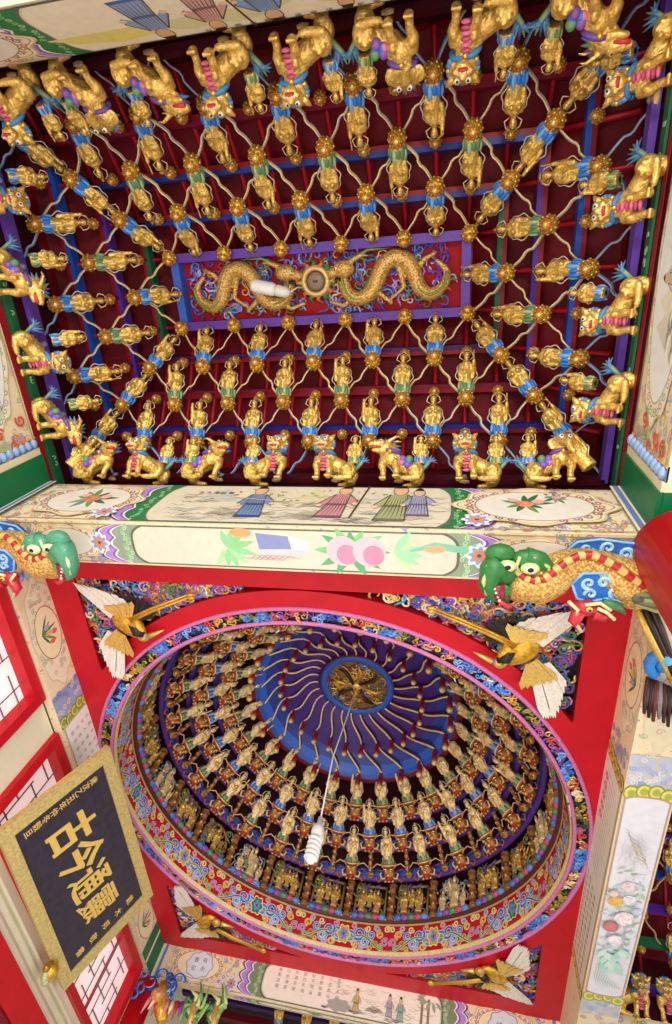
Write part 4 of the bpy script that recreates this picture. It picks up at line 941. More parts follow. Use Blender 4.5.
for t in (1, 2, 3):
    e = 4 - t; lo_i, hi_i, lo_j, hi_j = -e, 10 + e, -e, 2 + e
    for s in range(4):
        if s in (0, 2): lst = [(i, lo_j if s == 0 else hi_j) for i in range(lo_i + 1, hi_i)]
        else: lst = [(hi_i if s == 1 else lo_i, j) for j in range(lo_j + 1, hi_j)]
        big = [q for q in lst if (q[0] + q[1]) % 2 == 0]; small = [q for q in lst if (q[0] + q[1]) % 2]
        for n, (i, j) in enumerate(big):
            frm = 'from the left' if s in (0, 2) else 'from the top'; pos = ORD[n] if len(big) > 1 else 'only'
            sash = 'green' if t == 2 else 'blue'
            lab = f'gold figurine with {sash} sash, {pos} {frm}, {TIERN[t]} row, {SIDEN[s]} side of rectangular ceiling' if len(big) > 1 else f'single gold figurine with {sash} sash in the {TIERN[t]} row, {SIDEN[s]} end of the dragon panel'
            place_fig(i, j, lab, 'figurines on the rectangular ceiling', s, kk); kk += 1
        for n, (i, j) in enumerate(small):
            p, _ = node(i, j); M = slope_frame(SIDE_IN[s], .65, 1, p + V((0, 0, .16)))
            k = obj('gilded_ball', KNOB_S); k.matrix_world = M
            frm = 'from the left' if s in (0, 2) else 'from the top'
            tag(k, f'small gold ball knob, {ORD[n]} {frm}, {TIERN[t]} row, {SIDEN[s]} side of rectangular ceiling', 'knob', 'small ball knobs of the rectangular ceiling', 'thing')
    for (i, j), nm in zip(((lo_i, lo_j), (hi_i, lo_j), (hi_i, hi_j), (lo_i, hi_j)), ('upper left', 'upper right', 'lower right', 'lower left')):
        place_fig(i, j, f'diagonal gold figurine with blue sash at the {nm} corner, {TIERN[t]} row of rectangular ceiling', 'figurines on the rectangular ceiling', 4, kk); kk += 1
KNOB_P = knob_me(.07, 'gilded_knob', True)
for s, j in ((0, 0), (2, 2)):
    for n, i in enumerate(range(0, 11, 2)):
        p, _ = node(i, j); k = obj('gilded_ball', KNOB_P); k.matrix_world = slope_frame(SIDE_IN[s], .8, 1, p)
        tag(k, f'large gold ball knob, {ORD[n]} from the left along the {SIDEN[s]} edge of the dragon panel', 'knob', 'ball knobs round the dragon panel', 'thing')

# ---------------------------------------------------------------- dragon panel in the middle
px0, px1, py0, py1, PZ = GX(0) - .02, GX(10) + .02, GY(0) - .03, GY(2) + .03, 5.86
t = thing('dragon_panel', 'long purple framed relief panel of two golden dragons facing a round medallion', 'relief panel', ((px0+px1)/2, (py0+py1)/2, PZ))
def part_of(t, name, m, mat, label=None):
    o = m.build(name, mat); o.parent = t; o.matrix_parent_inverse = Matrix.Identity(4); o.location = -V(t.location)
    if label: o['label'] = label
    return o
m = MB(); b = .085
for (x0, x1, y0, y1) in ((px0, px1, py0, py0 + b), (px0, px1, py1 - b, py1), (px0, px0 + b, py0 + b, py1 - b), (px1 - b, px1, py0 + b, py1 - b)):
    m.box(((x0+x1)/2, (y0+y1)/2, PZ - .03), (x1 - x0, y1 - y0, .16), C('#5A2CA8') if x1 - x0 > .2 or x0 > 0 else C('#2E62CC'))
part_of(t, 'frame', m, M_PAINT)
m = MB(); m.box(((px0+px1)/2, (py0+py1)/2, PZ + .04), (px1 - px0, py1 - py0, .03), C('#A80E1E')); part_of(t, 'backing', m, M_DARK)
ux = px0 + .02; PW = px1 - px0 - .04
FP = lambda u, v, h=0: V((px0 + .02 + u, py0 + .03 + v, PZ + .02 - h))
m = MB()
def pick(): return (.14 + 2.67*RND.random(), .07 + .54*RND.random())
curls(m, FP, 260, .03, .075, .012, pick, .02, [BLUE, BLUEL, C('#6A3BA0'), C('#B88AD8'), C('#8FB6EE'), C('#5E8A4A'), C('#C9C9D8'), C('#D9A94A', .6), C('#B33A4A'), C('#7E3FB0'), C('#4E6FB8')])
for u in (.22, 2.68):
    for q in range(6): m.tube([FP(u, .3, .02), FP(u + .10*math.cos(q*1.05), .3 + .16*math.sin(q*1.05), .03), FP(u + .13*math.cos(q*1.05 + .5), .3 + .2*math.sin(q*1.05 + .5), .02)], [.02, .016, .004], C('#7E3FB0'), 5)
part_of(t, 'cloud_scrolls', m, M_CARVE, 'blue, purple and green cloud scrolls')
BODY = [(.30, .20), (.20, .30), (.22, .42), (.34, .50), (.45, .44), (.50, .32), (.56, .20), (.68, .15), (.80, .22), (.86, .34), (.94, .46), (1.06, .50), (1.16, .44), (1.20, .32)]
for sgn, lab in ((1, 'left golden dragon'), (-1, 'right golden dragon')):
    mu = (lambda u: u) if sgn > 0 else (lambda u: PW - u)
    m = MB(); n = len(BODY); sm = []
    for k in range((n - 1)*4 + 1):
        i, f = min(k//4, n - 2), (k - 4*min(k//4, n - 2))/4; p0, p1, p2, p3 = (BODY[max(0, min(n-1, i + d))] for d in (-1, 0, 1, 2))
        sm.append(tuple(.5*((2*p1[a]) + (-p0[a] + p2[a])*f + (2*p0[a] - 5*p1[a] + 4*p2[a] - p3[a])*f*f + (-p0[a] + 3*p1[a] - 3*p2[a] + p3[a])*f**3) for a in (0, 1)))
    L = len(sm); m.tube([FP(mu(u), v, .06) for u, v in sm], [.018 + .062*math.sin(min(1, k/(L*.45))*PI/2) - .025*max(0, (k - L*.75)/(L*.25)) for k in range(L)], GOLD, 10)
    hd = (1.18, .22); m.ell(FP(mu(hd[0]), hd[1], .10), (.11, .085, .07), GOLD); m.ell(FP(mu(1.29), .25, .10), (.07, .05, .045), GOLD); m.tube([FP(mu(1.12), .16, .10), FP(mu(1.0), .11, .1), FP(mu(.93), .12, .09)], [.03, .02, .006], GOLD, 6); m.tube([FP(mu(1.28), .31, .08), FP(mu(1.36), .33, .08)], [.03, .015], GOLD, 6)
    for (a, bq, c) in (((.66, .2), (.60, .42), (.70, .50)), ((.9, .4), (.80, .50), (.72, .56)), ((1.08, .48), (1.2, .56), (1.32, .52)), ((.5, .3), (.40, .18), (.30, .14))):
        m.tube([FP(mu(a[0]), a[1], .06), FP(mu(bq[0]), bq[1], .07), FP(mu(c[0]), c[1], .06)], [.035, .025, .02], GOLD, 7)
        for q in (-1, 0, 1): m.tube([FP(mu(c[0]), c[1], .06), FP(mu(c[0]) + .05*math.cos(q*.7)*sgn, c[1] + .05*math.sin(q*.7), .05)], [.015, .004], GOLD, 5)
    o = obj('dragon_body', organic(m, 'dragon_body', M_SCALE, C('#F0C455', 1), .011, 2), t); o.location = -V(t.location); o['label'] = lab
    m = MB()
    for k in range(6, L - 4, 2):
        u, v = sm[k]; u2, v2 = sm[k+1]; d = math.hypot(u2-u, v2-v); nx, ny = -(v2-v)/d, (u2-u)/d; m.tube([FP(mu(u + nx*.05), v + ny*.05, .09), FP(mu(u + nx*.10), v + ny*.10, .07)], [.016, .003], C('#5E8A3A') if k % 4 else C('#C94A3A'), 5)
    for q in range(7): m.tube([FP(mu(1.2), .2, .1), FP(mu(1.12 - .03*q), .14 - .012*q, .09), FP(mu(1.02 - .05*q), .12 + .03*q*math.sin(q), .07)], [.016, .014, .003], C('#4E7A3A') if q % 2 else C('#7FA04A'), 5)
    m.ell(FP(mu(1.25), .21, .15), (.014, .014, .01), WHITE); m.ell(FP(mu(1.26), .21, .158), (.007, .007, .006), BLACK); m.tube([FP(mu(1.33), .3, .1), FP(mu(1.28), .29, .1)], .012, RED, 5)
    m.tube([FP(mu(u), v, .12) for u, v in sm[4:]] + [FP(mu(1.2), .21, .14), FP(mu(1.33), .3, .1)], .014, C('#8A9A3A', .3), 5); part_of(t, 'dragon_mane', m, M_PAINT)
m = MB(); c = FP(PW/2, .315, .06)
for q in range(14): a = 2*PI*q/14; m.tube([c + V((.12*math.cos(a), .12*math.sin(a), 0)), c + V((.17*math.cos(a + .2), .17*math.sin(a + .2), .01)), c + V((.215*math.cos(a), .215*math.sin(a), .02))], [.03, .022, .003], C('#E0762E') if q % 2 else C('#4E8A4A'), 6)
m.lathe([(.15, .02), (.15, -.02), (.12, -.045), (.10, -.03), (.10, -.01)], C('#E8C884', .5), c, None, 28); m.lathe([(.10, -.012), (.06, -.03), (.01, -.034)], C('#8C7A66'), c, None, 24); m.box(c + V((0, 0, -.035)), (.05, .02, .01), C('#3A2E2A'))
part_of(t, 'medallion', m, M_CARVE, 'round flaming pearl medallion with a grey centre')
# lamp hanging under the dragon panel
t = thing('tube_lamp', 'white cylindrical lamp in a glass sleeve hanging below the left golden dragon', 'lamp', (-1.86, .16, 5.62))
R90 = Matrix.Rotation(PI/2, 3, 'Y') @ Matrix.Rotation(-.25, 3, 'X')
m = MB(); m.lathe([(.01, -.14), (.05, -.135), (.062, -.11), (.062, .08), (.05, .11)], WHITE, (0, 0, 0), R90, 20); m.build('bulb', M_BULB, t)
m = MB(); m.lathe([(.05, .11), (.055, .13), (.05, .22), (.03, .25), (.012, .26)], C('#D9D6D2'), (0, 0, 0), R90, 20); m.build('socket', M_CHINA, t)
m = MB(); m.tube([R90 @ V((0, 0, .25)), V((.3, .02, .08)), V((.34, .03, .25))], .007, WHITE, 6); m.build('cord', M_CHINA, t)

# ---------------------------------------------------------------- beasts seated on the beams round the rectangular ceiling
def beast_fn(kind):
    def fn(m):
        c = GOLD
        m.tube([(-.34, .04, .24), (-.16, .02, .32), (.04, 0, .42), (.18, -.03, .56)], [.17, .165, .17, .17], c, 12)
        for q in range(6): m.ell((-.34 + .09*q, .13 - .02*q, .40 + .045*q), (.05, .05, .05), c, nu=7, nv=5)       # spine curls
        for y in (-.13, .17): m.ell((-.32, y, .22), (.165, .11, .19), c); m.tube([(-.40, y*1.2, .10), (-.24, y*1.5, .055), (-.14, y*1.6, .05)], [.07, .06, .06], c, 8); m.ell((-.10, y*1.65, .05), (.08, .065, .05), c)
        for q in range(3): m.ell((-.36 + .07*q, -.25, .24 + .05*(q == 1)), (.045, .03, .045), c, nu=7, nv=5)
        for x, y in ((.05, -.17), (.32, -.10)):
            m.tube([(x, y*.6, .52), (x + .04, y*1.0, .34), (x, y*1.5, .20), (x, y*1.5, .07)], [.11, .085, .062, .065], c, 8); m.ell((x, y*1.8, .05), (.075, .095, .05), c)
            m.ell((x + .03, y*1.25 - .05, .38), (.05, .04, .06), c)
            for d in (-.05, 0, .05): m.ell((x + d, y*1.8 - .085, .035), (.028, .03, .034), c)
        m.ell((.18, -.12, .50), (.15, .13, .17), c)
        H = V((.22, -.22, .78)) if kind != 2 else V((.28, -.14, .70))
        m.tube([(.18, -.06, .56), H], [.16, .13], c, 10); m.ell(H, (.16, .155, .145), c)
        for q in range(9): a = -.6 + 4.3*q/8; m.ell(H + V((.16*math.cos(a), .02, .15*math.sin(a))), (.045, .06, .045), c, nu=7, nv=5)
        if kind == 0:
            m.ell(H + V((0, -.16, -.06)), (.12, .1, .08), c); m.ell(H + V((0, -.14, -.15)), (.1, .08, .04), c); m.ell(H + V((0, -.25, -.02)), (.05, .04, .04), c)
            for s in (-1, 1): m.ell(H + V((s*.09, -.13, .07)), (.06, .06, .04), c); m.tube([H + V((s*.15, 0, .1)), H + V((s*.24, .0, .2))], [.07, .02], c, 7); m.ell(H + V((s*.1, -.17, -.07)), (.05, .06, .05), c)
        elif kind == 1:
            m.tube([H + V((0, -.1, -.02)), H + V((.02, -.24, -.1)), H + V((.05, -.3, -.26)), H + V((.12, -.32, -.34))], [.11, .08, .055, .04], c, 9); m.tube([H + V((0, 0, .12)), H + V((0, .06, .26))], [.05, .01], c, 6)
            for s in (-1, 1): m.ell(H + V((s*.2, .04, -.02)), (.1, .03, .13), c); m.tube([H + V((s*.07, -.16, -.1)), H + V((s*.11, -.3, -.08))], [.03, .01], c, 6)
        else:
            m.tube([H, H + V((.16, -.12, .04)), H + V((.34, -.16, .02))], [.14, .10, .05], c, 9); m.tube([H + V((.02, -.08, -.08)), H + V((.2, -.14, -.10)), H + V((.28, -.16, -.1))], [.08, .05, .03], c, 8)
            for s in (-1, 1): m.tube([H + V((-.02, s*.08, .1)), H + V((-.2, s*.12, .2)), H + V((-.3, s*.12, .18))], [.05, .03, .01], c, 6)
            m.ell(H + V((.08, -.14, .08)), (.06, .06, .05), c)
    return fn, (V((.22, -.22, .78)) if kind != 2 else V((.28, -.14, .70)))
BEAST = {}
for kind in range(3):
    fn, H = beast_fn(kind); P_ = {'body': skin(C('#E9C066', 1), .021, fn, 'body', M_FIG, 2)}
    m = MB()
    if kind == 0:
        for q in range(15):
            a = -.5 + 4.1*q/14; m.ell(H + V((.20*math.cos(a), .07, .19*math.sin(a))), (.045, .05, .045), [C('#5A97D0'), C('#4A7FB8'), C('#E9C45A', .8)][q % 3], nu=8, nv=6)
    else:
        for q in range(11):
            a = -.2 + 3.5*q/10; m.tube([H + V((.14*math.cos(a), .08, .14*math.sin(a))), H + V((.28*math.cos(a + .2), .12, .28*math.sin(a + .2)))], [.05, .008], [C('#4E8AD8'), C('#6A4AA8'), C('#6FA06A')][q % 3], 6)
    P_['mane'] = mesh_of(m, 'mane', M_PAINT)
    m = MB(); m.tube([(.19 + .19*math.cos(a), -.09 + .17*math.sin(a), .615 + .03*math.cos(a)) for a in (2*PI*k/16 for k in range(17))], .04, C('#3F86C8') if kind == 0 else C('#6A4AA8'), 7); m.ell((.19, -.27, .585), (.045, .05, .045), C('#E9C45A', 1)); P_['collar'] = mesh_of(m, 'collar', M_PAINT)
    m = MB()
    if kind == 0:
        for q in range(6): m.ell((.185, -.25 + .010*q, .53 - .062*q), (.075, .04, .03), C('#D7698E') if q % 2 else C('#B8486E'), nu=10, nv=6)
    else:
        for q in range(7): m.ell((-.02 + .05*(q % 3 - 1) - .26*(q/7), -.13 - .02*(q % 2), .40 + .06*(q % 2) - .12*(q > 4)), (.075, .085, .08), [C('#3F74C8'), C('#8A56B8'), C('#D77AA0'), C('#5E9A5A')][q % 4], nu=8, nv=6)
    P_['saddle_cloth' if kind else 'chest_plates'] = mesh_of(m, 'cloth', M_PAINT)
    m = MB()
    for s in (-1, 1):
        e = H + (V((s*.075, -.165, .045)) if kind < 2 else V((.10, -.16 if s < 0 else -.02, .09))); m.ell(e, (.042, .03, .042), WHITE, nu=9, nv=7); m.ell(e + V((0, -.026, 0)), (.02, .012, .02), BLACK, nu=7, nv=5)
        P_['eye' + '#'*(s > 0)] = mesh_of(m, 'eye', M_PAINT); m = MB()
    m = MB()
    if kind == 0: m.ell(H + V((0, -.2, -.115)), (.075, .06, .03), C('#C8303A')); [m.ell(H + V((q*.035, -.25, -.09)), (.012, .012, .02), WHITE, nu=5, nv=4) for q in (-2, -1, 1, 2)]
    elif kind == 2: m.tube([H + V((.1, -.14, -.03)), H + V((.3, -.2, -.04))], [.04, .03], C('#C8303A'), 7)
    else: m.ell(H + V((.02, -.22, -.16)), (.04, .05, .03), C('#C8303A'))
    P_['mouth'] = mesh_of(m, 'mouth', M_PAINT)
    m = MB()
    for q in range(7):
        a = 1.2 + .3*q; m.tube([(-.40, .05, .28), (-.52 + .05*math.cos(a), .06, .40 + .02*q), (-.48 + .25*math.cos(a), .04, .42 + .23*math.sin(a))], [.05, .045, .006], [C('#4A86B8'), C('#6A9AC8'), C('#3F6A9A'), C('#7FA06A')][q % 4], 6)
    P_['tail_plume'] = mesh_of(m, 'tail_plume', M_PAINT); BEAST[kind] = P_
DESC = {0: 'gold lion with pink chest', 1: 'gold trunked beast with bright saddle', 2: 'gold dragon-headed beast with bright saddle'}
BS = .43
def put_beast(kind, p, inn, label, group, flip, sc=BS, rise=.85):
    M = slope_frame(inn, rise, sc, p)
    if flip: M = M @ Matrix.Scale(-1, 4, (1, 0, 0))
    r = thing('guardian_beast', label, 'statue', p, group); r.matrix_world = M
    for k, me in BEAST[kind].items():
        o = obj(k.rstrip('#'), me, r)
        if k == 'chest_plates': o['label'] = 'pink ribbed chest'
    return r
def put_rider(p, inn, label, k, off, sc=.30):
    M = slope_frame(inn, .85, sc, p) @ Matrix.Translation(V(off)); r = thing('rider_figurine', label, 'figurine', p, 'small riders beside the seated beasts'); r.matrix_world = M
    obj('robe_body', FIG[k % 3], r); obj('ribbon', RIBBON, r); obj('face', FACE, r); obj('sash', SASH['blue' if k % 2 else 'green'], r)
kinds_far = [2, 0, 2, 0, 0, 2, 0, 1]
for n, x in enumerate((-3.40, -2.86, -2.27, -1.66, -1.04, -.46, .17, .76)):
    fl = n in (1, 4, 5, 6); k = kinds_far[n]; p = V((x, 1.74, 4.42))
    put_beast(k, p, V((0, -1, 0)), f'{DESC[k]}, {ORD[n]} from left on the landscape beam', 'beasts seated along the landscape beam', fl)
    put_rider(p, V((0, -1, 0)), f'small gold rider figurine, {ORD[n]} from left above the landscape beam', n, ((-.55 if not fl else .55), .1, .55))
kinds_near = [0, 1, 2, 0, 0, 1, 0, 2, 0]
for n, x in enumerate((-3.3, -2.75, -2.2, -1.62, -1.05, -.48, .10, .72)):
    fl = n in (1, 2, 5, 7); k = kinds_near[n]; p = V((x, -1.44, 4.42))
    put_beast(k, p, V((0, 1, 0)), f'{DESC[k]}, {ORD[n]} from left along the top edge', 'beasts hanging over the top beam', fl, .46)
    put_rider(p, V((0, 1, 0)), f'small gold rider figurine, {ORD[n]} from left along the top edge', n + 1, ((-.55 if not fl else .55), .1, .75), .30)
for s, x, ys in ((3, -3.86, (-.75, -.12, .55, 1.15)), (1, 1.27, (-1.0, -.30, .42, 1.08))):
    for n, y in enumerate(ys):
        k = 0 if s == 1 or n % 2 == 0 else 2; p = V((x, y, 4.42)); inn = SIDE_IN[s]
        put_beast(k, p, inn, f'{DESC[k]}, {ORD[n]} from top on the {SIDEN[s]} oval landscape beam', f'beasts along the {SIDEN[s]} beam', s == 1, .43)
        put_rider(p, inn, f'small gold rider figurine, {ORD[n]} from top above the {SIDEN[s]} oval landscape beam', n + s, ((.30 if s == 1 else -.30), .14, .95), .32)
for x, s in ((-3.66, 'left'), (1.06, 'right')):     # thin corner figures leaning along the hip
    p = V((x, 1.62, 4.45)); inn = V(((1 if x < 0 else -1), -1.1, 0)); M = slope_frame(inn, .8, .40, p)
    r = thing('corner_figurine', f'slim gold robed figurine leaning in the lower {s} corner of the rectangular ceiling', 'figurine', p); r.matrix_world = M
    obj('robe_body', FIG[1], r); obj('ribbon', RIBBON, r); obj('face', FACE, r)

# ---------------------------------------------------------------- figures of the dome
def mask_me():
    m = MB(); R1 = C('#A5683E', .45)
    m.ell((0, 0, -.02), (.15, .12, .17), R1, nu=12, nv=9); m.ell((0, -.11, -.03), (.05, .05, .05), GOLD); m.ell((0, -.10, -.11), (.09, .04, .035), C('#A8242A'))
    for s in (-1, 1):
        m.ell((s*.06, -.11, .04), (.034, .02, .03), C('#E9C98A', .4), nu=8, nv=6); m.ell((s*.06, -.128, .038), (.016, .01, .016), BLACK, nu=6, nv=4); m.tube([(s*.03, -.12, .09), (s*.09, -.12, .10), (s*.14, -.08, .07)], [.018, .022, .01], GOLD_L, 5)
        m.tube([(s*.1, -.06, -.1), (s*.2, -.06, -.12), (s*.24, -.05, -.02), (s*.18, -.05, .02)], [.03, .03, .025, .01], C('#D9B064', .5), 6); m.tube([(s*.12, -.02, .1), (s*.2, 0, .18), (s*.17, 0, .24)], [.03, .025, .006], C('#C98A5A', .4), 6)
    for q in range(5): m.ell(((q-2)*.05, -.10, -.17), (.026, .03, .03), [GOLD, C('#8C3A3A')][q % 2], nu=7, nv=5)
    m.lathe([(.14, .13), (.165, .16), (.155, .20), (.12, .22)], C('#A04A30'), n=14); m.lathe([(.165, .165), (.178, .18), (.165, .195)], C('#E8C98A', .4), n=14)
    return mesh_of(m, 'mask_bracket', M_CARVE)
MASK = mask_me()
def wing_me(s):
    m = MB()
    m.tube([(s*.14, .05, .0), (s*.34, .08, .06), (s*.5, .1, -.02)], [.05, .035, .01], C('#3F2A80'), 6); m.tube([(s*.12, .0, .14), (s*.32, .0, .2), (s*.45, .02, .10), (s*.56, .02, .16)], [.014, .016, .014, .008], C('#D9B98A', .2), 5)
    m.tube([(s*.2, -.03, -.1), (s*.3, -.03, -.2), (s*.38, -.02, -.12), (s*.32, -.02, -.07)], [.022, .02, .016, .008], C('#B5563A', .2), 5)
    return mesh_of(m, 'side_scroll', M_CARVE)
WING = {s: wing_me(s) for s in (-1, 1)}
SASHD = {'blue': sash_me(C('#3F6FC8'), C('#7FA9E8')), 'green': sash_me(C('#5F7A50'), C('#9AAE80'))}
DS = .53; A0 = PI/2
def polar(r, t, z): return V((CX + r*math.cos(t), CY + r*math.sin(t), z))
CLK = 'clockwise from dome bottom'
TN = {0: 'lowest', 1: 'middle', 2: 'highest'}
KNOB_D = knob_me(.04, 'gilded_knob', True)
for tier in range(3):
    r, z = TIER[tier]; cnt = 0
    for k in range(NF):
        t = A0 + 2*PI*(k + (.5 if tier == 1 else 0))/NF      # increasing angle runs clockwise in the photograph
        p = polar(r, t, z)
        if not seen(p, .12): continue
        inn = V((-math.cos(t), -math.sin(t), 0)); M = slope_frame(inn, 1.0, DS, p)
        sash = 'blue' if tier == 1 else 'green'
        rt = thing('dome_figurine', f'pale gold figurine on a red demon mask, {TN[tier]} ring, place {k + 1} {CLK}' if 0 else f'slim gold figurine on a demon mask, {TN[tier]} ring, {ORD[k]} {CLK}', 'figurine', p, 'figurines ringing the dome'); rt.matrix_world = M
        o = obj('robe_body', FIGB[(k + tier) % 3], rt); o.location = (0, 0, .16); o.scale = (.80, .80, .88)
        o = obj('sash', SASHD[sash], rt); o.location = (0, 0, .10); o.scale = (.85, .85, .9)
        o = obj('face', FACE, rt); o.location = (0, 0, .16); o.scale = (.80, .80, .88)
        o = obj('ribbon', RIBBON, rt); o.location = (0, 0, .16); o.scale = (.75, .8, .85)
        obj('mask_bracket', MASK, rt)
        for s in (-1, 1): obj('side_scroll', WING[s], rt)
        # ball knob hanging in the gap beside it
        if tier < 2:
            t2 = t + PI/NF; q = polar(r + .02, t2, z - .02)
            if seen(q, .05):
                kb = obj('gilded_ball', KNOB_D); kb.matrix_world = slope_frame(V((-math.cos(t2), -math.sin(t2), 0)), 1.0, 1, q)
                tag(kb, f'tiny ball knob of the dome, {TN[tier]} ring, {ORD[k]} gap {CLK}', 'knob', 'tiny ball knobs in the dome', 'thing')
# posts and carved groups standing on the red frieze
def post_me(n):
    m = MB(); pr = [(.045, 0), (.05, .03), (.035, .06), (.042, .10), (.034, .16), (.046, .22), (.034, .28), (.044, .34), (.036, .40), (.05, .44), (.05, .47)]
    m.lathe(pr, [C('#8A5A2E', .3), C('#C08A4A', .6), C('#7A4A2A', .2), C('#B8864A', .6)]*3, n=10)
    for q in range(14): a = q*1.3; m.ell((.04*math.cos(a), .04*math.sin(a), .05 + .028*q), (.018, .018, .02), [C('#D9B064', .8), C('#8C4A2E')][q % 2], nu=6, nv=4)
    return mesh_of(m, n, M_CARVE)
POST = post_me('carved_post')
PANELS = []
for v in range(3):
    m = MB(); P = lambda u, w, h: V((u, -h, w))
    if v == 0:
        for a in ((-.2, .02, -.2, .40), (.2, .02, .2, .40), (-.2, .02, .2, .02), (-.2, .40, .2, .40)): m.tube([(a[0], 0, a[1]), ((a[0]+a[2])/2, -.01, (a[1]+a[3])/2), (a[2], 0, a[3])], .017, C('#8C7A4A', .4), 6)
    elif v == 1: m.tube([(.2*math.cos(a), 0, .21 + .2*math.sin(a)) for a in (2*PI*k/18 for k in range(19))], .018, C('#9A7A3A', .5), 6)
    cols = {0: [GOLD, C('#A98A4A', .5), C('#6A7A4A'), C('#6A4A8A')], 1: [GOLD, C('#4E6FA8'), C('#6F7A4A'), GOLD_D], 2: [C('#C9B8B0'), C('#B87A8A'), C('#5E8A7A'), C('#7A8AC0'), GOLD]}[v]
    curls(m, P, 46, .03, .06, .012, lambda: (-.18 + .36*RND.random(), .04 + .34*RND.random()), .03, cols)
    for q in range(5): m.ell((-.18 + .09*q, -.04, .03), (.06, .04, .035), [C('#3F74C8'), C('#8A4AA8'), C('#4E8A5A'), C('#B84A6A'), C('#5A8AD0')][q], nu=7, nv=5)
    lat = mesh_of(m, 'openwork', M_CARVE)
    figs = {0: [(-.10, .05, .30), (.10, .05, .30), (0, .12, .24)], 1: [(0, .08, .28), (-.1, .1, .2)], 2: [(.04, .03, .40), (-.13, .03, .26), (.16, .03, .22)]}[v]
    PANELS.append((lat, figs))
PD = ['square openwork panel of gold figures', 'round openwork panel with a gold beast', 'standing group of painted figures']
for k in range(NF):
    t = A0 + 2*PI*k/NF; p = polar(2.445, t, 4.375)
    if seen(p, .0):
        tx = V((math.sin(t), -math.cos(t), 0)); M = mat_from(tx, V((math.cos(t), math.sin(t), 0)), V((0, 0, 1)), p)
        o = obj('carved_post', POST); o.matrix_world = M; o.scale = (1.15, 1.15, .98); tag(o, f'brown and gold carved post on the frieze, {ORD[k]} {CLK}', 'post', 'carved posts on the dome frieze', 'thing')
    t = A0 + 2*PI*(k + .5)/NF; p = polar(2.46, t, 4.375)
    if seen(p, .05):
        tx = V((math.sin(t), -math.cos(t), 0)); M = mat_from(tx, V((math.cos(t), math.sin(t), 0)), V((0, 0, 1)), p); v = (0, 0, 2, 1, 0, 2)[k % 6]
        r = thing('carved_group', f'{PD[v]} on the frieze, {ORD[k]} gap {CLK}', 'carving', p, 'carved groups on the dome frieze'); r.matrix_world = M; r.scale = (1.02, 1.0, 1.08)
        obj('openwork', PANELS[v][0], r)
        for n, (x, zz, sc) in enumerate(PANELS[v][1]):
            o = obj('figure', (FIG if v < 2 else FIGB)[(k + n) % 3], r); o.location = (x, -.05, zz); o.scale = (sc*.9, sc*.9, sc)
        # slim gilded post rising behind the group to the middle ring
        q = polar(2.22, t, 4.80); o = obj('gilded_post', POST); o.matrix_world = slope_frame(V((-math.cos(t), -math.sin(t), 0)), 2.2, .62, q)
        tag(o, f'short gilded post above the carved group, {ORD[k]} gap {CLK}', 'post', 'short gilded posts above the carved groups', 'thing')

# ---------------------------------------------------------------- pendant lamp
LX, LY = -1.36, 5.50
t = thing('pendant_lamp', 'white spiral energy saving bulb hanging on a long cord from the dome crown', 'lamp', (LX, LY, 3.5))
m = MB(); m.tube([(0, 0, .48), (-.03, -.02, 1.3), (.02, .0, 2.0), (CX - LX, CY - LY, 2.53)], .009, C('#E6DCC8'), 6); m.build('cord', M_CHINA, t)
m = MB(); m.lathe([(.012, .50), (.028, .49), (.032, .40), (.06, .385), (.066, .34), (.066, .30), (.05, .27)], [WHITE, WHITE, C('#EDEDE8'), WHITE, C('#5FA89A'), WHITE, WHITE], n=20); m.build('socket', M_CHINA, t)
m = MB(); m.tube([(.058*math.cos(a), .058*math.sin(a), .265 - .25*a/(2*PI*5)) for a in (2*PI*5*k/90 for k in range(91))], .021, WHITE, 8); m.ell((0, 0, .01), (.05, .05, .03), WHITE); m.build('spiral_tube', M_BULB, t)

# ---------------------------------------------------------------- plaque on the left wall
PLQ = [V((-3.44, 4.42, 3.60)), V((-3.42, 6.78, 3.58)), V((-3.86, 6.55, 2.50)), V((-3.86, 4.22, 2.60))]      # measured corners
cx = sum(PLQ, V())/4; ux_ = ((PLQ[1] - PLQ[0]).normalized() + (PLQ[2] - PLQ[3]).normalized()).normalized(); vv = ((PLQ[0] + PLQ[1]) - (PLQ[2] + PLQ[3])).normalized(); nn = ux_.cross(vv).normalized(); vv = nn.cross(ux_)
PWI, PHI = 2.30, 1.14
Fq = frame(cx - ux_*PWI/2 - vv*PHI/2, ux_, vv)
t = thing('name_plaque', 'dark wooden plaque with four large gold characters in a wide gold frame', 'plaque', cx)
m = MB(); m.prism(Fq, [(0, 0), (PWI, 0), (PWI, PHI), (0, PHI)], -.04, 0, C('#C8B27A')); b = .135
def trap(a, b_, c, d): m.prism(Fq, [a, b_, c, d], 0, .03, C('#D8C284'))
trap((0, 0), (PWI, 0), (PWI - b, b*.85), (b, b*.85)); trap((PWI, 0), (PWI, PHI), (PWI - b, PHI - b*.85), (PWI - b, b*.85)); trap((PWI, PHI), (0, PHI), (b, PHI - b*.85), (PWI - b, PHI - b*.85)); trap((0, PHI), (0, 0), (b, b*.85), (b, PHI - b*.85))
part_of(t, 'frame', m, M_FRAME)
m = MB(); m.prism(Fq, [(b - .01, b*.8), (PWI - b + .01, b*.8), (PWI - b + .01, PHI - b*.8), (b - .01, PHI - b*.8)], -.02, .012, C('#2A2132')); part_of(t, 'board', m, M_NAVY)
LG = C('#E3BE5E')
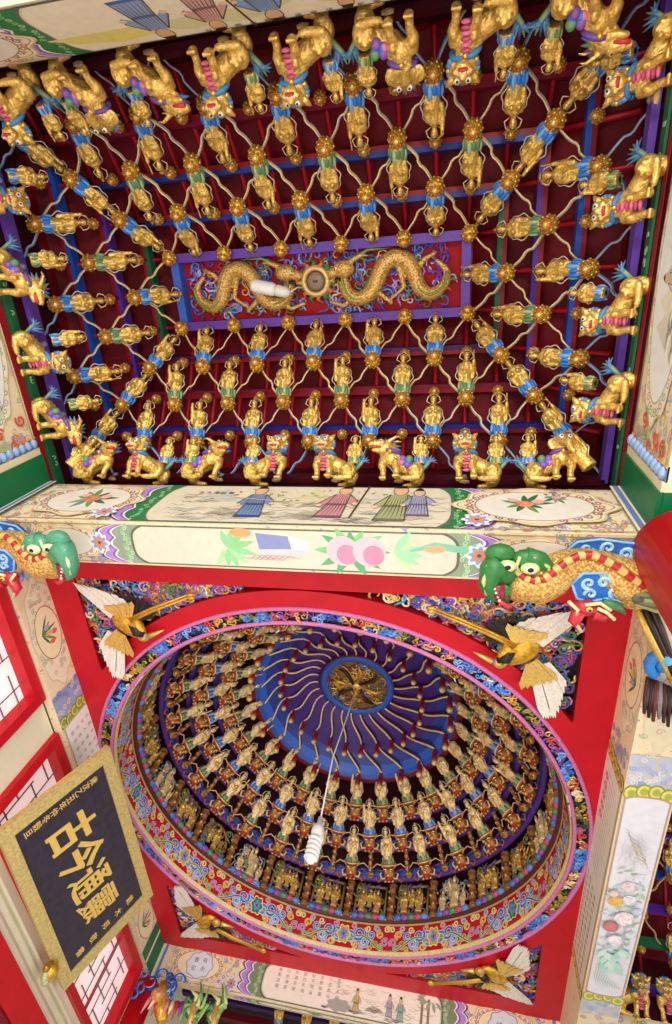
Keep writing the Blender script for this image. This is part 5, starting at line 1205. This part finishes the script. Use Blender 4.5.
for k, ch in enumerate('古今通靈'):
    pa = Paint(Fq, eps=.0004)
    pa.h = .016
    for dx, dy in ((0, 0), (.004, .003), (-.003, -.004)): write(pa, ch, .60 + .365*k + dx, PHI/2 + .0 + dy, (.50, .50, .47, .47)[k], LG, .05, (.022, .020, .012, .008)[k], h=.016 + .001*(dx > 0), shear=.14, sx=.74)
    part_of(t, 'character', pa.m, M_PICT, f'large gold character {ch}')
for u, txt, nm in ((.235, '歲次乙丑年仲冬穀旦', 'left'), (2.05, '戴木邦敬書', 'right')):
    pa = Paint(Fq); n = len(txt); y0, y1 = (PHI - .24, .22) if nm == 'left' else (PHI - .26, .26)
    for j, ch in enumerate(txt): write(pa, ch, u, y0 + (y1 - y0)*j/(n-1), .085 if nm == 'left' else .095, LG, .05, .012, h=.015)
    part_of(t, 'inscription', pa.m, M_PICT, f'small gold inscription column on the {nm}')
m = MB(); fc = Fq(PWI*.80, -.02, .02)
for q in range(16): a = q*1.7; m.ell(fc + V((.03, .09*math.cos(a)*(.4 + q/26), -.05 + .08*math.sin(a)*(.4 + q/26))), (.04, .045, .04), [GOLD, GOLD_D, C('#B8C08A', .4), GOLD_L][q % 4], nu=7, nv=5)
m.ell(fc + V((.04, 0, -.04)), (.07, .08, .07), GOLD); part_of(t, 'lion_foot', m, M_CARVE, 'small gilded carved foot')

# ---------------------------------------------------------------- carp-dragon brackets at both ends of the middle beam
def carp(label, mx, pale, full):
    X = lambda x: x if not mx else -2.72 - x
    P = lambda x, y, z: V((X(x), y, z))
    t = thing('carp_dragon_bracket', label, 'bracket', P(1.2, 2.0, 3.4)); g1, g2 = (C('#2E7A3A'), C('#C9D98A')) if not pale else (C('#4E9A78'), C('#D8E2B0'))
    path = [(1.40, 2.08, 3.43), (1.24, 2.06, 3.43), (1.10, 2.01, 3.43), (.97, 1.94, 3.44), (.84, 1.90, 3.44), (.74, 1.92, 3.43), (.65, 1.99, 3.41), (.56, 2.04, 3.40), (.47, 2.02, 3.40), (.39, 1.97, 3.39)]
    m = MB(); m.tube([P(*q) for q in path], [.13, .15, .155, .12, .105, .115, .145, .16, .15, .12], GOLD, 14)
    m.ell(P(.46, 2.1, 3.38), (.12, .09, .09), GOLD); m.ell(P(1.16, 2.1, 3.40), (.14, .11, .1), GOLD)
    o = obj('scaly_body', organic(m, 'scaly_body', M_SCALE, GOLD, .022, 4), t); o.location = -V(t.location); o['label'] = 'gold scaly body'
    m = MB(); st = [(.405, 1.90, 3.31), (.46, 1.945, 3.285), (.52, 1.955, 3.275), (.58, 1.94, 3.28), (.64, 1.89, 3.295), (.70, 1.84, 3.32), (.78, 1.80, 3.345), (.86, 1.79, 3.35), (.94, 1.82, 3.335), (1.02, 1.86, 3.31), (1.10, 1.92, 3.29), (1.18, 1.97, 3.29), (1.26, 2.02, 3.30)]
    big = []
    for a, bb in zip(st, st[1:]): big += [a, tuple((p + q)/2 for p, q in zip(a, bb))]
    big.append(st[-1])
    for h, (r, cc) in enumerate(((.027, None), (.035, 1))):
        if cc: m.tube([P(q[0], q[1] + .006, q[2] + .022) for q in big], r, C('#D9B25A', .6), 8)
        else: m.tube([P(*q) for q in big], r, [C('#B8222E') if k % 2 else C('#E2B86A') for k in range(len(big))], 8)
    part_of(t, 'belly_stripe', m, M_PAINT, 'red and pink ribbed stripe')
    m = MB(); m.ell(P(.33, 1.92, 3.37), (.115, .13, .10), g1, nu=14, nv=10); m.tube([P(.31, 1.86, 3.34), P(.25, 1.92, 3.32), P(.235, 2.02, 3.31), P(.26, 2.10, 3.31), P(.31, 2.15, 3.32)], [.10, .085, .07, .05, .02], g1, 10)
    m.tube([P(.36, 2.02, 3.34), P(.33, 2.1, 3.33), P(.36, 2.17, 3.33)], [.06, .04, .02], g1, 8)
    for c, r0 in (((.30, 1.80, 3.34), 0), ((.47, 1.83, 3.33), 1)):      # brow lobes
        m.ell(P(*c), (.10, .07, .06), g1, nu=12, nv=8)
    m.tube([P(.46, 1.80, 3.33), P(.55, 1.83, 3.33), P(.62, 1.90, 3.34), P(.58, 1.95, 3.34)], [.06, .06, .04, .01], g1, 8)
    part_of(t, 'head', m, M_PAINT, 'green head with curled snout')
    m = MB()
    for e in ((.345, 1.855, 3.275), (.485, 1.865, 3.27)): m.ell(P(*e), (.062, .044, .022), g2, nu=12, nv=8); m.ell(P(e[0], e[1], e[2] - .014), (.046, .03, .014), C('#F2EFC8'), nu=10, nv=6); m.ell(P(e[0], e[1] - .002, e[2] - .024), (.022, .018, .010), BLACK, nu=8, nv=6)
    m.tube([P(.22, 1.86, 3.28), P(.20, 1.97, 3.26), P(.22, 2.08, 3.27)], [.012, .016, .01], g2, 6); m.tube([P(.42, 1.79, 3.29), P(.40, 1.86, 3.28), P(.43, 1.91, 3.29)], .012, g2, 6); m.tube([P(.50, 1.79, 3.29), P(.60, 1.86, 3.29), P(.61, 1.93, 3.31)], .012, g2, 6)
    part_of(t, 'eyes', m, M_PAINT, 'pale eye patches with black pupils')
    m = MB(); m.tube([P(.29, 2.0, 3.30), P(.30, 2.08, 3.29), P(.335, 2.14, 3.30)], [.05, .045, .015], C('#8E2030'), 8)
    for q in range(4): m.ell(P(.27 + .012*q, 2.02 + .03*q, 3.26), (.012, .012, .016), C('#F3EBD0'), nu=6, nv=4)
    m.tube([P(.30, 2.12, 3.28), P(.36, 2.17, 3.28), P(.41, 2.16, 3.29)], [.02, .018, .006], C('#C8303A'), 6); part_of(t, 'mouth', m, M_PAINT, 'dark red open mouth')
    def board(name, pts, z0, swirls):
        fr = frame((0, 0, z0), (1, 0, 0), (0, -1, 0)); m = MB(); q = [(X(x), -y) for x, y in pts]
        m.prism(fr, q if not mx else q[::-1], 0, .03, C('#1E6CCB'), C('#164E9A'))
        for (x, y, r, a, s) in swirls:
            sp = spiral((x, y), r, a, s, 14); m.tube([P(u, v, z0 - .036) for u, v in sp], [.013*(1 - .04*i) for i in range(14)], C('#9FD0F4'), 6); m.tube([P(u, v, z0 - .030) for u, v in spiral((x, y), r*.72, a + .3, s, 12)], .007, C('#D8ECFA'), 5)
        pe = [P(x, y, z0 - .03) for x, y in pts] + [P(pts[0][0], pts[0][1], z0 - .03)]; m.tube(pe, .010, C('#7FB8EA'), 5); part_of(t, name, m, M_PAINT, 'blue cloud board with pale swirls')
    board('cloud_board', [(.72, 1.86), (.80, 1.775), (.94, 1.75), (1.10, 1.77), (1.3, 1.78), (1.40, 2.0), (1.44, 2.22), (1.26, 2.2), (1.08, 2.12), (.9, 2.06), (.76, 2.0)], 3.52, [(.86, 1.82, .045, 0, 1.2), (.99, 1.81, .05, 2, 1.2), (1.10, 1.85, .055, 1, -1.2), (1.21, 1.86, .055, 3, 1.1), (1.18, 1.96, .05, 0, 1), (1.28, 2.0, .05, 4, 1), (.76, 1.87, .03, 2, 1)])
    board('cloud_board', [(.76, 2.0), (.82, 1.92), (.94, 1.91), (1.03, 1.97), (1.11, 2.04), (1.09, 2.12), (.98, 2.10), (.88, 2.13), (.80, 2.11)], 3.36, [(.86, 1.99, .05, 1, 1.2), (.95, 1.98, .045, 0, -1.2), (1.03, 2.05, .045, 2, 1.2), (.88, 2.07, .04, 3, 1.1)])
    m = MB(); m.ell(P(.86, 2.17, 3.32), (.09, .06, .06), C('#B8242C'), nu=12, nv=8); m.tube([P(.82, 2.18, 3.30), P(.79, 2.26, 3.29), P(.83, 2.32, 3.29)], [.05, .04, .015], C('#C8303A'), 8); m.tube([P(.90, 2.2, 3.3), P(.97, 2.22, 3.3), P(1.03, 2.19, 3.31)], [.045, .035, .01], C('#B8242C'), 8)
    for a in (((.74, 2.10), (.80, 2.16), (.79, 2.25), (.84, 2.33)), ((.92, 2.14), (.98, 2.17), (1.03, 2.22)), ((.84, 2.12), (.93, 2.1), (1.0, 2.15))): m.tube([P(x, y, 3.27) for x, y in a], .013, C('#E6D8A0'), 6)
    m.ell(P(.87, 2.15, 3.265), (.022, .02, .012), C('#E8C24A')); m.ell(P(.87, 2.15, 3.253), (.010, .010, .006), BLACK); m.tube([P(.95, 2.11, 3.3), P(1.05, 2.14, 3.3), P(1.1, 2.2, 3.31)], [.03, .03, .006], C('#3F7A4A'), 6)
    part_of(t, 'red_dragon_head', m, M_PAINT, 'small red open-mouthed dragon head')
    m = MB()
    for q in range(6): m.tube([P(1.14, 2.04 + .01*q, 3.30), P(1.26, 2.02 + .022*q, 3.28), P(1.40, 2.04 + .03*q, 3.29)], [.03, .026, .008], [C('#7E8A5A'), C('#566A4A'), C('#A9A874')][q % 3], 6)
    m.ell(P(1.16, 2.06, 3.285), (.05, .04, .02), C('#5A5A4A')); part_of(t, 'tail_fin', m, M_PAINT)
    if full:
        m = MB()
        for q in range(7):
            d = .035*q; m.tube([P(1.20 + d*1.2, 2.22 - d*.3, 3.42), P(1.27 + d*1.2, 2.36 - d*.2, 3.38), P(1.38 + d, 2.56, 3.38), P(1.52 + d, 2.84, 3.40)], [.02, .026, .024, .012], [C('#E9C35A', .4), C('#2A1614'), C('#3A1E1A'), C('#D9CFB8'), C('#2A1614'), C('#C98A3A', .3), C('#3A1E1A')][q], 6)
        part_of(t, 'streamers', m, M_PAINT, 'dark trailing streamers edged in gold')
    return t
carp('golden scaly carp-dragon bracket with green head beside the red column at right', False, False, True)
carp('golden carp-dragon bracket with pale green head at the left end of the middle beam', True, True, False)
# tassel-like carving under the right dome beam
t = thing('tassel_carving', 'dark fringed carving with a blue scroll under the right dome beam', 'carving', (1.47, 2.9, 3.45))
m = MB()
for q in range(9): m.tube([(1.36 + .028*q, 2.80 + .012*q, 3.44), (1.35 + .03*q, 2.95, 3.38), (1.35 + .034*q, 3.06 + .02*(q % 3) + .012*q, 3.36)], [.016, .022, .012], [C('#4A1E18'), C('#2E1412'), C('#6A2E22'), C('#8C8A8A')][q % 4], 6)
part_of(t, 'fringe', m, M_PAINT)
m = MB(); m.tube([(x, y, 3.42) for x, y in spiral((1.44, 2.66), .11, 2, 1.3, 16)], [.04]*8 + [.03]*8, C('#2E8AE0'), 7); m.tube([(1.38, 2.54, 3.42), (1.44, 2.60, 3.4), (1.52, 2.60, 3.41)], [.05, .06, .03], C('#6FC4F0'), 7); part_of(t, 'blue_scroll', m, M_PAINT)
m = MB()
for q in range(4): m.tube([(1.47, 2.76, 3.40), (1.5 + .03*q, 2.74 - .02*q, 3.37), (1.56 + .03*q, 2.78, 3.38)], [.02, .022, .006], GOLD, 6)
part_of(t, 'gold_claw', m, M_CARVE)

# ---------------------------------------------------------------- carvings under the poem beam at lower left
t = thing('blue_dragon_carving', 'carved dragon with curling blue mane beside the lower left red column', 'carving', (-3.62, 8.5, 3.4))
m = MB()
for q in range(15):
    a = q*2.1; c = V((-3.68 + .26*RND.uniform(-1, 1), 8.44 + .06*RND.random(), 3.44 + .13*RND.uniform(-1, 1))); m.tube([c + V((.09*(1 - .07*k)*math.cos(a + k*.5), -.02*k*.3, .09*(1 - .07*k)*math.sin(a + k*.5))) for k in range(11)], [.022*(1 - .06*k) for k in range(11)], [C('#2E62C8'), C('#4A86DA'), C('#1F3F9A')][q % 3], 6)
    if q % 2: m.tube([c + V((.075*(1 - .07*k)*math.cos(a + k*.5), -.03, .075*(1 - .07*k)*math.sin(a + k*.5))) for k in range(10)], .007, C('#B9D6F2'), 5)
part_of(t, 'blue_mane', m, M_PAINT)
m = MB(); m.tube([(-3.6, 8.5, 3.5), (-3.58, 8.46, 3.36), (-3.5, 8.44, 3.22), (-3.42, 8.44, 3.1)], [.08, .1, .09, .06], GOLD, 9); m.ell((-3.60, 8.4, 3.34), (.1, .09, .08), C('#E0A070', .3)); part_of(t, 'gilded_body', m, M_FIG)
m = MB()
for q in range(8): m.tube([(-3.68 + .06*q, 8.42, 3.32), (-3.69 + .065*q, 8.38, 3.24), (-3.72 + .07*q, 8.38, 3.12 + .05*(q % 2))], [.03, .025, .006], [C('#E58A9A'), C('#F0D9A0'), C('#C8323A'), C('#7A4AA8')][q % 4], 6)
part_of(t, 'flames', m, M_PAINT)
for n, x in enumerate((-3.14, -2.84)):
    t = thing('leafy_carving', f'pale green leafy carving under the poem beam, {("nearer", "farther")[n]} from the blue dragon', 'carving', (x, 8.55, 3.4), 'leafy carvings under the poem beam')
    m = MB()
    for q in range(11):
        a = q*.6 + RND.random(); L = .10 + .14*RND.random(); m.tube([(x, 8.52, 3.36), (x + L*.6*math.cos(a), 8.48, 3.34 + L*.7*math.sin(a)), (x + L*math.cos(a + .9), 8.46, 3.34 + 1.3*L*math.sin(a + .9))], [.03, .03, .006], [C('#9AC46A'), C('#5E9A5A'), C('#CFE29A'), C('#3F7A4A')][q % 4], 7)
    part_of(t, 'leaves', m, M_PAINT)
    m = MB(); m.tube([(x, 8.56, 3.5), (x + .03, 8.5, 3.3), (x + .05, 8.48, 3.08)], [.05, .06, .03], C('#D9B064', .7), 8); part_of(t, 'gilded_stem', m, M_CARVE)
for n in range(9):      # gilded brackets in the dark hall beyond the poem beam
    x = -2.4 + .42*n; q = V((x, 10.2, 3.99)); M = slope_frame(V((0, -1, 0)), 1.2, .36, q); r = thing('distant_figurine', f'gilded figurine in the dark hall beyond the poem beam, {ORD[n]} from left', 'figurine', q, 'figurines beyond the poem beam'); r.matrix_world = M
    obj('robe_body', FIG[n % 3], r); obj('lotus_knob', KNOB_B, r); obj('sash', SASH['blue'], r)

# ---------------------------------------------------------------- side aisle glimpsed at the right edge
t = beam('short brocade beam of the side aisle at the lower right corner', 1.78, 4.2, 8.30, 8.7, 3.6, 4.06)
pa = Paint(frame((1.78, 8.30, 3.6), (1, 0, 0), (0, 0, 1)))
for q in range(150): pa.curl(2.4*RND.random(), .04 + .38*RND.random(), .045, RND.choice([C('#6F86C8'), C('#D9603A'), C('#E2C25A'), C('#8FA86A'), C('#B9A0D0')]), .016, RND.random()*6)
for u in (.3, .66, 1.1): pa.flower(u, .22, .09, C('#D9552E'), YELL, 7, C('#F0A080'))
add_part('brocade_painting', pa.m, M_PICT, t)
AV = thing('aisle_vault', 'dark red side aisle ceiling with blue and purple bars at the right edge', 'ceiling', (2.8, 7.6, 4.2))
m = MB()
m.poly([V((1.8, 8.34, 4.06)), V((4.2, 8.34, 4.06)), V((4.2, 8.34, 4.75)), V((1.8, 8.34, 4.75))], C('#3A0610')); m.poly([V((1.74, 8.34, 4.74)), V((4.2, 8.34, 4.74)), V((4.2, 6.6, 5.95)), V((1.8, 6.6, 5.95))], C('#6A0818')); m.poly([V((1.8, 6.6, 5.95)), V((4.2, 6.6, 5.95)), V((4.2, 2.2, 6.0)), V((1.8, 2.2, 6.0))], C('#5A0714')); m.poly([V((4.2, 2.2, 4)), V((4.2, 8.4, 4)), V((4.2, 8.4, 6)), V((4.2, 2.2, 6))], C('#5A0714'))
m.poly([V((1.74, 2.2, 4.05)), V((1.74, 8.4, 4.05)), V((1.74, 8.4, 6)), V((1.74, 2.2, 6))], C('#4A0612'))
part_of(AV, 'coffer_board', m, M_DARK)
for y, z, col in ((8.28, 4.36, C('#5A2FA0')), (7.98, 4.72, C('#1F6B42')), (7.72, 4.98, C('#5A2FA0')), (7.4, 5.22, C('#1F57C6')), (7.05, 5.48, C('#5B34A6')), (6.7, 5.7, C('#8E1020'))): part_of(AV, 'tier_bar', bar(V((1.8, y, z)), V((4.2, y, z)), .06, .11, col, V((0, -1, 0))), M_LACQ)
for n in range(6): x = 2.0 + .36*n; m = MB(); m.tube([(x, 8.28, 4.4), (x, 7.72, 5.0), (x, 6.7, 5.75)], .025, C('#A01424'), 4); part_of(AV, 'rib', m, M_LACQ)
na = 0
for y, z, off in ((8.02, 4.58, 0), (7.62, 4.86, 1), (7.22, 5.12, 0), (6.8, 5.38, 1)):
    for n in range(5):
        x = 2.02 + .36*n; p = V((x, y, z))
        if (n + off) % 2 == 0:
            M = slope_frame(V((0, -1, 0)), .66, .42, p); r = thing('immortal_figurine', f'gold figurine in the right side aisle, {ORD[n]} from the dome side, {ORD[int(round((8.02 - y)/.4))]} row up', 'figurine', p, 'figurines in the side aisle'); r.matrix_world = M
            obj('robe_body', FIG[na % 3], r); obj('sash', SASH['blue'], r); obj('ribbon', RIBBON, r); kb = obj('lotus_knob', KNOB_B, r); kb.location = (0, 0, -.06); Mi = M.inverted()
            for di in (-1, 1): obj('brace', brace_me(Mi @ (p + V((.36*di, -.4, .26))), (C('#E2C68A', .25), C('#B59A5E', .2))), r)
            na += 1
        else:
            k = obj('gilded_ball', KNOB_S); k.matrix_world = slope_frame(V((0, -1, 0)), .65, 1, p + V((0, 0, .08))); tag(k, f'gold ball in the right side aisle, {ORD[n]} from the dome side, {ORD[int(round((8.02 - y)/.4))]} row up', 'knob', 'knobs in the side aisle', 'thing')
for n, x in enumerate((2.16, 2.62)): put_beast(0, V((x, 8.26, 4.08)), V((0, -1, 0)), f'{DESC[0]} at the lower right corner, {("nearer to", "farther from")[n]} the peony beam', 'lions of the side aisle', n == 1, .44)

# ================================================================== LIGHT
w = bpy.data.worlds.new('sky'); SC.world = w; w.use_nodes = True; nt = w.node_tree
bg = nt.nodes['Background']; bg.inputs['Color'].default_value = (.86, .92, 1.0, 1); bg.inputs['Strength'].default_value = .75
def area(name, loc, target, sx, sy, power, col=(1, 1, 1)):
    l = bpy.data.lights.new(name, 'AREA'); l.shape = 'RECTANGLE'; l.size = sx; l.size_y = sy; l.energy = power; l.color = col
    o = bpy.data.objects.new(name, l); COL.objects.link(o); o.location = loc
    o.rotation_euler = (V(target) - V(loc)).to_track_quat('-Z', 'Y').to_euler(); return o
area('courtyard_light', (-1.0, -7.0, -.4), (-1.2, 3.0, 4.6), 7, 4, 760, (1, .98, .95))
area('added_bounce_fill', (-1.3, 2.5, -1.5), (-1.3, 2.5, 4), 6, 9, 250, (1, .95, .9))  # added upward lamp standing in for light off the floor
area('added_glint_light', (.6, -2.2, -.6), (-.8, 2.5, 4.4), .7, .7, 110, (1, .96, .9))  # small lamp added near the eye for highlights on the gilding
area('aisle_light', (6.0, 3.0, .5), (-1, 3.5, 4.5), 4, 6, 200, (1, .97, .92))
SC.view_settings.view_transform = 'Standard'; SC.view_settings.look = 'None'; SC.view_settings.exposure = 0.0
for o in list(SC.objects):
    if o.parent is None: o.location.z += ZC
